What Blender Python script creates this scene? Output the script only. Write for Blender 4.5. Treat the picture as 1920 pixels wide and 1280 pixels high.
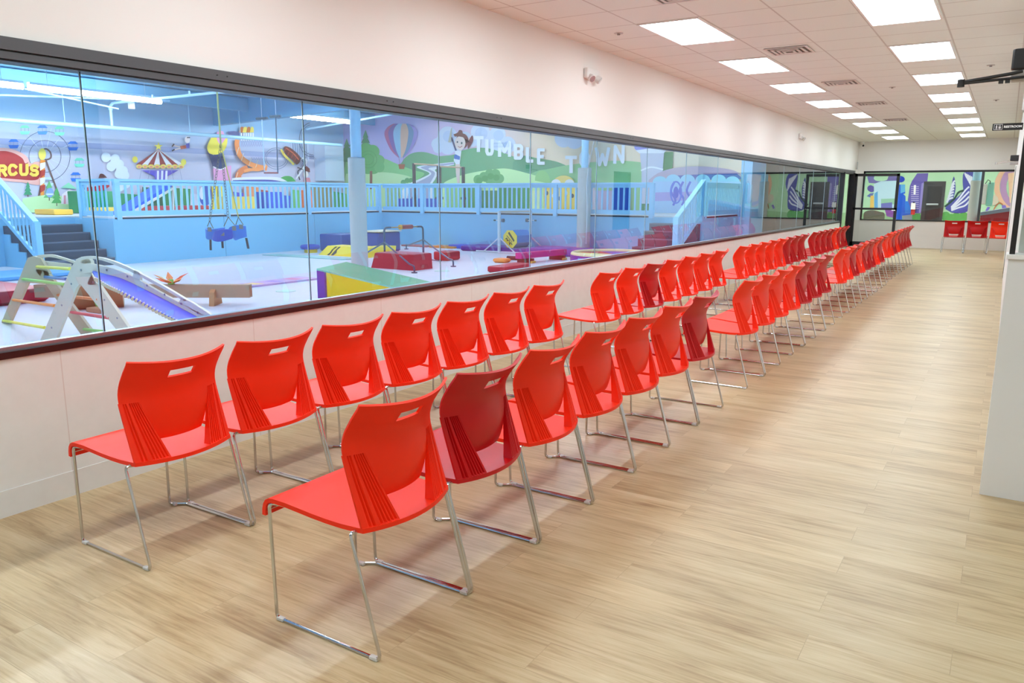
import bpy, bmesh, math, random
from mathutils import Vector, Matrix
random.seed(7)
scene = bpy.context.scene
COL = scene.collection
for o in list(bpy.data.objects):
    bpy.data.objects.remove(o)
pi = math.pi

# ------------------------------------------------------------------ camera
FW = Vector((-0.52338, 0.83108, -0.18811)).normalized()
RT = Vector((0.84583, 0.53344, 0.00339)).normalized()
UP = Vector((-0.10316, 0.15734, 0.98214)).normalized()
FPX = 1449.47
CAM = Vector((0, 0, 1.58))
cd = bpy.data.cameras.new('camera')
co = bpy.data.objects.new('camera', cd)
COL.objects.link(co)
cd.sensor_width = 36.0
cd.lens = FPX / 1920 * 36
cd.clip_end = 200
R3 = Matrix((RT, UP, -FW)).transposed()
co.matrix_world = Matrix.Translation(CAM) @ R3.to_4x4()
scene.camera = co

# ------------------------------------------------------------------ world, exposure
w = bpy.data.worlds.new('world')
scene.world = w
w.use_nodes = True
w.node_tree.nodes['Background'].inputs[0].default_value = (0.9, 0.95, 1.0, 1)
w.node_tree.nodes['Background'].inputs[1].default_value = 0.25
scene.view_settings.view_transform = 'Standard'
scene.view_settings.look = 'None'
scene.view_settings.exposure = 0.0
scene.view_settings.gamma = 1.0
scene.view_settings.use_curve_mapping = False
LOUNGE_E = 11.6      # ceiling panels of the viewing room
GYM_E = 62.0         # tube fixtures of the gym
BACK_E = 30.0         # unseen panels added to light the far play room

# where a sight line of the photograph meets a plane of the place
def ray(px, py):
    return FW + RT * ((px - 960) / FPX) - UP * ((py - 640) / FPX)
def on_x(px, py, X):
    d = ray(px, py); return CAM + d * ((X - CAM.x) / d.x)
def on_y(px, py, Y):
    d = ray(px, py); return CAM + d * ((Y - CAM.y) / d.y)
def on_z(px, py, Z):
    d = ray(px, py); return CAM + d * ((Z - CAM.z) / d.z)

# ------------------------------------------------------------------ materials
def s2l(c):
    c = c / 255.0
    return c / 12.92 if c <= 0.04045 else ((c + 0.055) / 1.055) ** 2.4
def lin(r, g, b):
    return (s2l(r), s2l(g), s2l(b), 1)
MC = {}
def mat(rgb, rough=0.55, metal=0.0, spec=0.5, bump=0.0, bscale=60.0, name=None, coat=0.0):
    key = (rgb, rough, metal, spec, bump, bscale, coat)
    if key in MC: return MC[key]
    m = bpy.data.materials.new(name or 'paint_%d_%d_%d' % rgb)
    m.use_nodes = True
    nt = m.node_tree
    b = nt.nodes['Principled BSDF']
    b.inputs['Base Color'].default_value = lin(*rgb)
    b.inputs['Roughness'].default_value = rough
    b.inputs['Metallic'].default_value = metal
    b.inputs['Specular IOR Level'].default_value = spec
    if coat: b.inputs['Coat Weight'].default_value = coat
    # every surface carries a faint procedural variation
    tc = nt.nodes.new('ShaderNodeTexCoord')
    nz = nt.nodes.new('ShaderNodeTexNoise'); nz.inputs['Scale'].default_value = bscale if bump else 3.0
    nt.links.new(tc.outputs['Object'], nz.inputs['Vector'])
    if bump:
        bp = nt.nodes.new('ShaderNodeBump'); bp.inputs['Strength'].default_value = bump
        bp.inputs['Distance'].default_value = 0.002
        nt.links.new(nz.outputs['Fac'], bp.inputs['Height'])
        nt.links.new(bp.outputs['Normal'], b.inputs['Normal'])
    else:
        mr = nt.nodes.new('ShaderNodeMapRange')
        mr.inputs[3].default_value = max(0.02, rough - 0.04); mr.inputs[4].default_value = min(1, rough + 0.04)
        nt.links.new(nz.outputs['Fac'], mr.inputs[0]); nt.links.new(mr.outputs[0], b.inputs['Roughness'])
    MC[key] = m
    return m
def emit(name, rgb, s):
    m = bpy.data.materials.new(name); m.use_nodes = True
    nt = m.node_tree; nt.nodes.remove(nt.nodes['Principled BSDF'])
    e = nt.nodes.new('ShaderNodeEmission'); e.inputs[0].default_value = (*rgb, 1); e.inputs[1].default_value = s
    nt.links.new(e.outputs[0], nt.nodes['Material Output'].inputs[0])
    return m
def glass(name, tint, ior=1.6, add=0.0):
    m = bpy.data.materials.new(name); m.use_nodes = True
    nt = m.node_tree; nt.nodes.remove(nt.nodes['Principled BSDF'])
    t = nt.nodes.new('ShaderNodeBsdfTransparent'); t.inputs[0].default_value = (*tint, 1)
    g = nt.nodes.new('ShaderNodeBsdfGlossy'); g.inputs['Roughness'].default_value = 0.0
    g.inputs[0].default_value = (1, 1, 1, 1)
    f = nt.nodes.new('ShaderNodeFresnel'); f.inputs['IOR'].default_value = ior
    mx = nt.nodes.new('ShaderNodeMixShader')
    nt.links.new(f.outputs[0], mx.inputs[0]); nt.links.new(t.outputs[0], mx.inputs[1]); nt.links.new(g.outputs[0], mx.inputs[2])
    nt.links.new(mx.outputs[0], nt.nodes['Material Output'].inputs[0])
    return m
def N(nt, t, **k):
    n = nt.nodes.new(t)
    for a, b in k.items(): setattr(n, a, b)
    return n
def math_n(nt, op, a, b=None, c=None):
    n = nt.nodes.new('ShaderNodeMath'); n.operation = op
    for i, v in enumerate((a, b, c)):
        if v is None: continue
        if isinstance(v, (int, float)): n.inputs[i].default_value = v
        else: nt.links.new(v, n.inputs[i])
    return n.outputs[0]

def mat_floor():
    m = bpy.data.materials.new('oak_vinyl_planks'); m.use_nodes = True
    nt = m.node_tree; b = nt.nodes['Principled BSDF']; L = nt.links.new
    tc = N(nt, 'ShaderNodeTexCoord')
    br = N(nt, 'ShaderNodeTexBrick')
    br.inputs['Scale'].default_value = 1.0
    br.inputs['Brick Width'].default_value = 1.22; br.inputs['Row Height'].default_value = 0.184
    br.inputs['Mortar Size'].default_value = 0.0012; br.inputs['Mortar Smooth'].default_value = 0.3
    br.inputs['Color1'].default_value = (0, 0, 0, 1); br.inputs['Color2'].default_value = (1, 1, 1, 1)
    br.inputs['Mortar'].default_value = (0.35, 0.35, 0.35, 1)
    br.offset = 0.37; br.offset_frequency = 2
    L(tc.outputs['Object'], br.inputs['Vector'])
    mp = N(nt, 'ShaderNodeMapping'); mp.inputs['Scale'].default_value = (1.3, 22, 1)
    L(tc.outputs['Object'], mp.inputs['Vector'])
    off = N(nt, 'ShaderNodeVectorMath', operation='MULTIPLY_ADD')
    L(br.outputs['Color'], off.inputs[0]); off.inputs[1].default_value = (7, 13, 3); L(mp.outputs[0], off.inputs[2])
    g1 = N(nt, 'ShaderNodeTexNoise'); g1.inputs['Scale'].default_value = 2.2; g1.inputs['Detail'].default_value = 9; g1.inputs['Roughness'].default_value = 0.66
    g1.inputs['Distortion'].default_value = 0.7
    L(off.outputs[0], g1.inputs['Vector'])
    mp2 = N(nt, 'ShaderNodeMapping'); mp2.inputs['Scale'].default_value = (1.6, 5.5, 1)
    L(tc.outputs['Object'], mp2.inputs['Vector'])
    off2 = N(nt, 'ShaderNodeVectorMath', operation='MULTIPLY_ADD')
    L(br.outputs['Color'], off2.inputs[0]); off2.inputs[1].default_value = (5, 9, 3); L(mp2.outputs[0], off2.inputs[2])
    g2 = N(nt, 'ShaderNodeTexNoise'); g2.inputs['Scale'].default_value = 1.0; g2.inputs['Detail'].default_value = 4
    L(off2.outputs[0], g2.inputs['Vector'])
    mix = math_n(nt, 'MULTIPLY_ADD', g1.outputs['Fac'], 0.55, math_n(nt, 'MULTIPLY', g2.outputs['Fac'], 0.45))
    cr = N(nt, 'ShaderNodeValToRGB')
    e = cr.color_ramp.elements
    e[0].position = 0.30; e[0].color = lin(142, 112, 74)
    e[1].position = 0.72; e[1].color = lin(214, 196, 162)
    n = cr.color_ramp.elements.new(0.5); n.color = lin(192, 168, 128)
    L(mix, cr.inputs[0])
    hs = N(nt, 'ShaderNodeHueSaturation')
    v = math_n(nt, 'MULTIPLY_ADD', br.outputs['Color'], 0.10, 0.95)
    L(v, hs.inputs['Value']); L(cr.outputs[0], hs.inputs['Color'])
    # small knots
    vo = N(nt, 'ShaderNodeTexVoronoi'); vo.inputs['Scale'].default_value = 1.0
    mp3 = N(nt, 'ShaderNodeMapping'); mp3.inputs['Scale'].default_value = (1.1, 2.6, 1)
    L(tc.outputs['Object'], mp3.inputs['Vector']); L(mp3.outputs[0], vo.inputs['Vector'])
    kn = N(nt, 'ShaderNodeMapRange'); kn.inputs[1].default_value = 0.0; kn.inputs[2].default_value = 0.09; kn.inputs[3].default_value = 0.5; kn.inputs[4].default_value = 0.0
    L(vo.outputs['Distance'], kn.inputs[0])
    km = N(nt, 'ShaderNodeMix', data_type='RGBA'); L(kn.outputs[0], km.inputs[0]); L(hs.outputs[0], km.inputs[6]); km.inputs[7].default_value = lin(130, 98, 66)
    sm = N(nt, 'ShaderNodeMix', data_type='RGBA'); L(math_n(nt, 'MULTIPLY', br.outputs['Fac'], 0.35), sm.inputs[0]); L(km.outputs[2], sm.inputs[6]); sm.inputs[7].default_value = lin(120, 96, 70)
    L(sm.outputs[2], b.inputs['Base Color'])
    rr = N(nt, 'ShaderNodeMapRange'); rr.inputs[3].default_value = 0.30; rr.inputs[4].default_value = 0.46
    L(g1.outputs['Fac'], rr.inputs[0]); L(rr.outputs[0], b.inputs['Roughness'])
    bp = N(nt, 'ShaderNodeBump'); bp.inputs['Strength'].default_value = 0.25; bp.inputs['Distance'].default_value = 0.002
    L(g1.outputs['Fac'], bp.inputs['Height']); L(bp.outputs[0], b.inputs['Normal'])
    return m

def mat_grid(name, rgb, line, sx, sy, ox, oy, wd=0.012, axes=(0, 1), dark=0.25, bump=0.15, nscale=160, rough=0.8):
    """surface of panels with thin joints every sx by sy metres"""
    m = bpy.data.materials.new(name); m.use_nodes = True
    nt = m.node_tree; b = nt.nodes['Principled BSDF']; L = nt.links.new
    tc = N(nt, 'ShaderNodeTexCoord'); sp = N(nt, 'ShaderNodeSeparateXYZ'); L(tc.outputs['Object'], sp.inputs[0])
    outs = []
    for ax, s, o in ((axes[0], sx, ox), (axes[1], sy, oy)):
        if not s: continue
        t = math_n(nt, 'DIVIDE', math_n(nt, 'SUBTRACT', sp.outputs[ax], o), s)
        d = math_n(nt, 'MULTIPLY', math_n(nt, 'ABSOLUTE', math_n(nt, 'SUBTRACT', t, math_n(nt, 'ROUND', t))), s)
        outs.append(math_n(nt, 'LESS_THAN', d, wd / 2))
    f = outs[0] if len(outs) == 1 else math_n(nt, 'MAXIMUM', outs[0], outs[1])
    nz = N(nt, 'ShaderNodeTexNoise'); nz.inputs['Scale'].default_value = nscale; nz.inputs['Detail'].default_value = 3
    L(tc.outputs['Object'], nz.inputs['Vector'])
    hs = N(nt, 'ShaderNodeHueSaturation'); hs.inputs['Color'].default_value = lin(*rgb)
    L(math_n(nt, 'MULTIPLY_ADD', nz.outputs['Fac'], 0.10, 0.95), hs.inputs['Value'])
    mx = N(nt, 'ShaderNodeMix', data_type='RGBA'); L(math_n(nt, 'MULTIPLY', f, dark), mx.inputs[0]); L(hs.outputs[0], mx.inputs[6]); mx.inputs[7].default_value = lin(*line)
    L(mx.outputs[2], b.inputs['Base Color']); b.inputs['Roughness'].default_value = rough
    bp = N(nt, 'ShaderNodeBump'); bp.inputs['Strength'].default_value = bump; bp.inputs['Distance'].default_value = 0.003
    L(math_n(nt, 'SUBTRACT', nz.outputs['Fac'], f), bp.inputs['Height']); L(bp.outputs[0], b.inputs['Normal'])
    return m

def mat_sky(name, stops, axis, a, bnd, zmix=None):
    """painted mural sky: colour bands across the wall (axis in metres a..bnd), with an upper tint"""
    m = bpy.data.materials.new(name); m.use_nodes = True
    nt = m.node_tree; b = nt.nodes['Principled BSDF']; L = nt.links.new
    tc = N(nt, 'ShaderNodeTexCoord'); sp = N(nt, 'ShaderNodeSeparateXYZ'); L(tc.outputs['Object'], sp.inputs[0])
    mr = N(nt, 'ShaderNodeMapRange'); mr.inputs[1].default_value = a; mr.inputs[2].default_value = bnd
    L(sp.outputs[axis], mr.inputs[0])
    cr = N(nt, 'ShaderNodeValToRGB')
    el = cr.color_ramp.elements
    for i, (p, c) in enumerate(stops):
        e = el[i] if i < 2 else el.new(p)
        e.position = p; e.color = lin(*c)
    nz = N(nt, 'ShaderNodeTexNoise'); nz.inputs['Scale'].default_value = 0.5
    L(tc.outputs['Object'], nz.inputs['Vector'])
    L(math_n(nt, 'ADD', mr.outputs[0], math_n(nt, 'MULTIPLY_ADD', nz.outputs['Fac'], 0.16, -0.08)), cr.inputs[0])
    out = cr.outputs[0]
    if zmix:
        z0, z1, col = zmix
        mz = N(nt, 'ShaderNodeMapRange'); mz.inputs[1].default_value = z0; mz.inputs[2].default_value = z1
        L(sp.outputs[2], mz.inputs[0])
        mx = N(nt, 'ShaderNodeMix', data_type='RGBA'); L(mz.outputs[0], mx.inputs[0]); L(out, mx.inputs[6]); mx.inputs[7].default_value = lin(*col)
        out = mx.outputs[2]
    L(out, b.inputs['Base Color']); b.inputs['Roughness'].default_value = 0.7
    return m

RED = mat((250, 48, 14), 0.44, spec=0.25, bump=0.12, bscale=420, name='vermilion_plastic')
DARKRED = mat((192, 4, 12), 0.38, spec=0.35, bump=0.12, bscale=420, name='dark_red_plastic')
CHROME = mat((205, 205, 205), 0.13, 1.0, name='chrome')
BLACK = mat((24, 22, 23), 0.38, name='black_metal')
DARKGREY = mat((78, 78, 82), 0.42, name='charcoal_frame')
WHITE = mat((240, 240, 238), 0.5, name='white_plastic')
CLEAR = mat((206, 204, 200), 0.25, name='clear_plastic')
SKYB = (128, 196, 232)
BLUEW = mat(SKYB, 0.5, name='sky_blue_paint')
RAILB = mat((150, 212, 245), 0.45, name='light_blue_rail_paint')

# ------------------------------------------------------------------ mesh builder
class MB:
    def __init__(s): s.v = []; s.f = []; s.mi = []; s.mats = []
    def m(s, ma):
        if ma not in s.mats: s.mats.append(ma)
        return s.mats.index(ma)
    def add(s, vs, fs, ma):
        n = len(s.v); i = s.m(ma)
        s.v += [tuple(q) for q in vs]
        for f in fs: s.f.append([n + k for k in f]); s.mi.append(i)
        return s
    def box(s, x0, x1, y0, y1, z0, z1, ma):
        vs = [(x, y, z) for z in (z0, z1) for y in (y0, y1) for x in (x0, x1)]
        return s.add(vs, [(0, 2, 3, 1), (4, 5, 7, 6), (0, 1, 5, 4), (2, 6, 7, 3), (0, 4, 6, 2), (1, 3, 7, 5)], ma)
    def bbox(s, x0, x1, y0, y1, z0, z1, ma, b=0.01):
        """box with chamfered vertical and top edges"""
        def ring(i, z): return [(x0 + i + b, y0 + i, z), (x1 - i - b, y0 + i, z), (x1 - i, y0 + i + b, z), (x1 - i, y1 - i - b, z), (x1 - i - b, y1 - i, z), (x0 + i + b, y1 - i, z), (x0 + i, y1 - i - b, z), (x0 + i, y0 + i + b, z)]
        rs = [ring(b, z0), ring(0, z0 + b), ring(0, z1 - b), ring(b * .3, z1 - b * .3), ring(b, z1)]
        vs = [p for r in rs for p in r]; fs = []
        for k in range(4):
            for i in range(8):
                j = (i + 1) % 8; fs.append((k * 8 + i, k * 8 + j, k * 8 + 8 + j, k * 8 + 8 + i))
        fs.append(tuple(reversed(range(8)))); fs.append(tuple(range(32, 40)))
        return s.add(vs, fs, ma)
    def tube(s, pts, r, ma, n=10, closed=False, r2=None):
        pts = [Vector(p) for p in pts]; P = []
        for q in pts:
            if not P or (q - P[-1]).length > 1e-5: P.append(q)
        pts = P; m_ = len(pts); rings = []
        t0 = (pts[1] - pts[0]).normalized()
        nrm = t0.orthogonal().normalized()
        for i, q in enumerate(pts):
            if closed: t = (pts[(i + 1) % m_] - pts[i - 1]).normalized()
            elif i == 0: t = (pts[1] - pts[0]).normalized()
            elif i == m_ - 1: t = (pts[-1] - pts[-2]).normalized()
            else: t = ((pts[i + 1] - q).normalized() + (q - pts[i - 1]).normalized()).normalized()
            nrm = (nrm - t * nrm.dot(t)).normalized(); bn = t.cross(nrm)
            rr = r if r2 is None else r + (r2 - r) * i / (m_ - 1)
            rings.append([q + (nrm * math.cos(a) + bn * math.sin(a)) * rr for a in [2 * pi * k / n for k in range(n)]])
        vs = [p for g in rings for p in g]; fs = []
        last = m_ if closed else m_ - 1
        for i in range(last):
            a = i * n; b_ = ((i + 1) % m_) * n
            for k in range(n):
                fs.append((a + k, a + (k + 1) % n, b_ + (k + 1) % n, b_ + k))
        if not closed:
            fs.append(tuple(reversed(range(n)))); fs.append(tuple((m_ - 1) * n + k for k in range(n)))
        return s.add(vs, fs, ma)
    def cyl(s, c, r, z0, z1, ma, n=24, r1=None):
        r1 = r if r1 is None else r1
        vs = [(c[0] + r * math.cos(2 * pi * k / n), c[1] + r * math.sin(2 * pi * k / n), z0) for k in range(n)] + \
             [(c[0] + r1 * math.cos(2 * pi * k / n), c[1] + r1 * math.sin(2 * pi * k / n), z1) for k in range(n)]
        fs = [(k, (k + 1) % n, n + (k + 1) % n, n + k) for k in range(n)] + [tuple(reversed(range(n))), tuple(range(n, 2 * n))]
        return s.add(vs, fs, ma)
    def prism(s, poly, d, ma, side=None):
        """planar polygon (3d points) pushed along vector d"""
        n = len(poly); d = Vector(d); A = [Vector(p) for p in poly]; B = [p + d for p in A]
        s.add(A + B, [tuple(range(n)), tuple(reversed(range(n, 2 * n)))], ma)
        s.add(A + B, [(k, n + k, n + (k + 1) % n, (k + 1) % n) for k in range(n)], side or ma)
        return s
    def build(s, name, parent=None, sharp=35, loc=None, recalc=True):
        me = bpy.data.meshes.new(name)
        o0 = Vector(loc) if loc else Vector((0, 0, 0))
        me.from_pydata([tuple(Vector(q) - o0) for q in s.v], [], s.f)
        for ma in s.mats: me.materials.append(ma)
        for p, i in zip(me.polygons, s.mi): p.material_index = i
        if recalc:
            bm = bmesh.new(); bm.from_mesh(me)
            bmesh.ops.recalc_face_normals(bm, faces=bm.faces); bm.to_mesh(me); bm.free()
        me.polygons.foreach_set('use_smooth', [True] * len(me.polygons))
        me.set_sharp_from_angle(angle=math.radians(sharp))
        o = bpy.data.objects.new(name, me); COL.objects.link(o)
        o.location = o0
        if parent:
            o.parent = parent
            o.location = o0 - world_loc(parent)
        return o
def world_loc(o):
    v = Vector(o.location)
    while o.parent: o = o.parent; v += Vector(o.location)
    return v
def tag(o, label=None, cat=None, group=None, kind=None):
    if label: o['label'] = label
    if cat: o['category'] = cat
    if group: o['group'] = group
    if kind: o['kind'] = kind
    return o
def thing(name, loc, label, cat, group=None):
    o = bpy.data.objects.new(name, None); COL.objects.link(o); o.location = loc
    o.empty_display_size = 0.1
    return tag(o, label, cat, group)
def struct(name, mb, sharp=30):
    o = mb.build(name, sharp=sharp); o['kind'] = 'structure'; return o
def rounded(pts, r, k=5):
    """polyline with corners rounded by radius r (a number or a list)"""
    P = [Vector(p) for p in pts]; out = [P[0]]
    for i in range(1, len(P) - 1):
        rr = r[i - 1] if isinstance(r, (list, tuple)) else r
        a = (P[i - 1] - P[i]); b = (P[i + 1] - P[i]); la, lb = a.length, b.length; a.normalize(); b.normalize()
        ang = a.angle(b); d = min(rr / max(math.tan(ang / 2), 1e-3), la * .48, lb * .48)
        p0 = P[i] + a * d; p1 = P[i] + b * d
        for j in range(k + 1):
            t = j / k
            out.append(p0 * (1 - t) ** 2 + P[i] * 2 * t * (1 - t) + p1 * t * t)
    out.append(P[-1]); return out
def clone(root, loc, rotz=None, swap=None):
    """copy of a thing with its parts and sub-parts"""
    r = root.copy(); COL.objects.link(r); r.location = loc
    if rotz is not None: r.rotation_euler = (0, 0, rotz)
    for ch in list(root.children):
        c = ch.copy(); COL.objects.link(c); c.parent = r
        if swap and ch.data in swap: c.data = swap[ch.data]
        for g in ch.children:
            d = g.copy(); COL.objects.link(d); d.parent = c
            if swap and g.data in swap: d.data = swap[g.data]
    return r

# ================================================================== SETTING: viewing room
XW = -4.03; YB = 26.4; ZC = 3.16
Y0 = -3.4; XR = 3.6
Z_SILL = 0.787; Z_HEAD = 2.287; WY1 = 25.95
struct('floor', MB().box(-24, XR + .2, Y0 - .2, 34, -0.12, 0.0, mat_floor()))
ceil_m = mat_grid('ceiling_tiles', (234, 236, 229), (176, 164, 154), 0.627, 0.604, -3.16, 7.19, 0.016, (0, 1), 0.55, 0.25, 170, 0.9)
struct('ceiling', MB().box(XW - .1, XR + .2, Y0 - .2, 34, ZC, ZC + 0.1, ceil_m))
wall_m = mat((238, 235, 231), 0.75, bump=0.05, bscale=200, name='white_wall_paint')
low_m = mat_grid('pale_wall_panels', (220, 223, 219), (196, 184, 176), 1.22, 0, 2.05, 0, 0.006, (1, 2), 0.6, 0.08, 14, 0.5)
struct('wall_left', MB()
       .box(XW - .16, XW, Y0, YB + .2, Z_HEAD, ZC, wall_m)
       .box(XW - .16, XW, Y0, 24.15, 0, Z_SILL, low_m)
       .box(XW - .16, XW, 25.98, YB + .2, 0, Z_HEAD, wall_m))
struct('baseboard_left', MB().box(XW, XW + .006, Y0, 24.15, 0, 0.135, mat_grid('base_tile', (216, 219, 215), (196, 184, 176), 1.22, 0, 2.05, 0, 0.006, (1, 2), 0.6, 0.08, 14, 0.5)))
# back wall with its long window
bx0, bx1 = -3.83, 0.70
struct('wall_back', MB()
       .box(XW - .16, 4, YB, YB + .15, Z_HEAD, ZC, wall_m)
       .box(XW - .16, 4, YB, YB + .15, 0, 0.80, mat((226, 217, 210), 0.6, bump=0.04, bscale=60))
       .box(XW - .16, bx0, YB, YB + .15, 0.80, Z_HEAD, wall_m))
# right side: a wall beyond the entry corner
struct('wall_right', MB()
       .box(0.075, 0.20, 4.85, 17.75, 0, ZC, wall_m)
       .box(0.075, 0.20, 18.75, 23.9, 0, ZC, wall_m).box(.2, 1.5, 23.8, 23.9, 0, ZC, wall_m).box(1.4, 1.5, 23.9, YB, 0, ZC, wall_m)
       .box(0.075, 0.20, 17.75, 18.75, 2.1, ZC, wall_m))
struct('door_2', MB().box(0.12, 0.17, 17.78, 18.72, 0.0, 2.08, mat((40, 38, 40), 0.4))
       .box(0.07, 0.2, 17.74, 17.79, 0, 2.12, BLACK).box(0.07, 0.2, 18.71, 18.76, 0, 2.12, BLACK).box(0.07, 0.2, 17.74, 18.76, 2.07, 2.12, BLACK))
grey_half = mat((232, 232, 230), 0.55, bump=0.05, bscale=120, name='half_wall_paint')
struct('wall_entry', MB().box(0.034, XR, 4.67, 4.85, 0, 1.262, grey_half)
       .box(0.024, XR, 4.655, 4.865, 1.262, 1.284, mat((242, 241, 238), 0.5)))
struct('wall_entry_room', MB().box(0.2, XR + .2, 6.6, 6.7, 0, ZC, mat((232, 238, 230), 0.7)))
struct('wall_near', MB().box(-4.2, XR + .2, Y0 - .15, Y0, 0, ZC, wall_m))
struct('wall_far_right', MB().box(XR, XR + .15, Y0, 7, 0, ZC, wall_m))
# entry glazing above the half wall
wn = MB().box(0.036, 0.060, 4.70, 4.82, 1.284, ZC, BLACK)
wn.box(0.086, XR, 4.70, 4.82, ZC - .05, ZC, BLACK)
o = struct('window_3', wn)
g = MB().add([(0.06, 4.76, 1.30), (XR, 4.76, 1.30), (XR, 4.76, ZC - .05), (0.06, 4.76, ZC - .05)], [(0, 1, 2, 3)], glass('entry_glass', (0.90, 0.97, 0.92), 1.45))
g.build('glass_pane', o)

# long viewing window
fr = MB()
YA = Y0 + .02
fr.box(XW - .012, XW + .022, YA, WY1, Z_HEAD - .058, Z_HEAD, DARKGREY)
fr.box(XW - .012, XW + .006, YA, WY1, Z_HEAD - .066, Z_HEAD - .058, BLACK)
fr.box(XW - .10, XW + .014, YA, WY1, Z_HEAD - .098, Z_HEAD - .066, DARKGREY)
fr.box(XW - .12, XW - .0, YA, WY1, Z_HEAD - .106, Z_HEAD - .098, BLACK)
fr.box(XW - .16, XW + .012, YA, 24.2, Z_SILL - .004, Z_SILL + .030, mat((34, 24, 24), 0.3, name='dark_sill'))
fr.box(XW - .06, XW - .018, YA, 24.2, Z_SILL + .030, Z_SILL + .050, mat((150, 165, 175), 0.3, 0.8))
o = struct('window_1', fr)
gl = glass('gym_window_glass', (0.89, 0.965, 1.0), 1.78)
GX = XW - .05
gm = MB(); jy = [2.32 + 1.4975 * k for k in range(-4, 15)]
ys = [YA] + [j for j in jy if YA < j < 24.1] + [24.16]
for a, b_ in zip(ys[:-1], ys[1:]):
    gm.add([(GX, a + .003, Z_SILL + .04), (GX, b_ - .003, Z_SILL + .04), (GX, b_ - .003, Z_HEAD - .1), (GX, a + .003, Z_HEAD - .1)], [(0, 1, 2, 3)], gl)
gm.build('glass_panes', o)
sm = MB(); sd = mat((30, 52, 60), 0.25, name='glass_edge'); sl = mat((176, 204, 214), 0.3, name='silicone_joint')
for j in ys[1:-1]:
    sm.box(GX - .004, GX + .004, j - .0030, j + .0030, Z_SILL + .04, Z_HEAD - .1, sd)
    sm.box(GX - .003, GX + .003, j - .0050, j - .0030, Z_SILL + .04, Z_HEAD - .1, sl)
sm.build('glass_joints', o)
sc = MB()
for k in range(-2, 16):
    y = 3.1 + 1.4975 * k
    for q in (0, .07): sc.tube([(XW + .022, y + q, Z_HEAD - .03), (XW + .026, y + q, Z_HEAD - .03)], .004, BLACK, 8)
sc.build('screws', o)

# glazed door in the left wall, standing open against the back wall
struct('door_1_frame', MB().box(XW - .1, XW + .03, 24.15, 24.24, 0, Z_HEAD - .07, BLACK)
       .box(XW - .10, XW + .05, 25.75, 25.97, 0, Z_HEAD - .07, BLACK)).name = 'door_1'
dr = thing('glass_door', (XW + .06, 25.84, 0), 'open black framed glass door swung against the white back wall', 'door')
f = MB(); dx0, dx1 = XW + .05, -2.76
f.box(dx0, dx0 + .07, 25.82, 25.865, .03, 2.2, BLACK).box(dx1 - .08, dx1, 25.82, 25.865, .03, 2.2, BLACK)
f.box(dx0, dx1, 25.82, 25.865, 2.12, 2.2, BLACK).box(dx0, dx1, 25.82, 25.865, .03, .17, BLACK).box(dx0, dx1, 25.82, 25.865, 1.13, 1.19, BLACK)
f.build('door_frame', dr)
MB().add([(dx0 + .06, 25.84, .17), (dx1 - .07, 25.84, .17), (dx1 - .07, 25.84, 2.13), (dx0 + .06, 25.84, 2.13)], [(0, 1, 2, 3)], glass('door_glass', (0.93, 0.97, 0.96), 1.5)).build('glass_pane', dr)
MB().tube([(dx1 - .04, 25.82, 1.12), (dx1 - .04, 25.79, 1.12), (dx1 - .13, 25.79, 1.12)], .009, CHROME).build('door_handle', dr)
# back window
fb = MB()
fb.box(bx0, bx1 + .04, YB - .02, YB + .1, Z_HEAD - .055, Z_HEAD, BLACK).box(bx0, bx1 + .04, YB - .02, YB + .1, .80, .835, BLACK)
fb.box(bx0, bx0 + .04, YB - .02, YB + .1, .80, Z_HEAD, BLACK).box(bx1, bx1 + .05, YB - .02, YB + .1, .80, Z_HEAD, BLACK)
mx_ = on_y(1841, 350, YB).x
fb.box(mx_ - .035, mx_ + .035, YB - .01, YB + .1, .83, Z_HEAD - .05, mat((60, 66, 70), 0.4))
o = struct('window_2', fb)
MB().add([(bx0, YB + .04, .83), (bx1, YB + .04, .83), (bx1, YB + .04, Z_HEAD - .05), (bx0, YB + .04, Z_HEAD - .05)], [(0, 1, 2, 3)], glass('back_glass', (0.93, 0.98, 0.98), 1.5)).build('glass_pane', o)

# ================================================================== ceiling lights and fittings
LM = emit('light_panel_glow', (0.875, 0.995, 1.05), LOUNGE_E)
def ceiling_light():
    t = thing('ceiling_light', (0, 0, 0), 'x', 'ceiling light', 'recessed white light panels in the tiled ceiling')
    fm = MB(); W, L = .30, .60
    for a in ((-W, W, -L, -L + .018), (-W, W, L - .018, L), (-W, -W + .018, -L + .018, L - .018), (W - .018, W, -L + .018, L - .018)):
        fm.box(*a, -.012, 0, mat((236, 232, 228), 0.5))
    fm.build('panel_frame', t)
    MB().box(-W + .018, W - .018, -L + .018, L - .018, -.008, -.002, LM).build('diffuser', t)
    return t
cl0 = ceiling_light(); used = False
ordn = ['nearest', 'second', 'third', 'fourth', 'fifth', 'sixth', 'seventh', 'eighth', 'ninth', 'tenth', 'eleventh']
for rowname, lx in (('wall-side', -2.845), ('aisle-side', -0.967)):
    for k in range(-3, 8):
        y = 7.8 + 2.413 * k
        c = cl0 if not used else clone(cl0, (lx, y, ZC)); used = True
        c.location = (lx, y, ZC)
        if k >= 0: c['label'] = 'white ceiling light panel, %s in view of the %s row' % (ordn[k], rowname)
        else: c['label'] = 'white ceiling light panel of the %s row, %s one above and behind the camera side' % (rowname, ordn[-k - 1])
# panels over the entry area; the last added unseen to light the glazed room
for i, (x, y) in enumerate([(1.6, -1.5), (1.6, 1.5), (1.8, 5.75)]):
    c = clone(cl0, (x, y, ZC)); c['label'] = ['white ceiling light panel at the rear of the entry area', 'white ceiling light panel over the entry area', 'white ceiling light panel added out of view to light the room behind the entry glass'][i]
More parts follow.
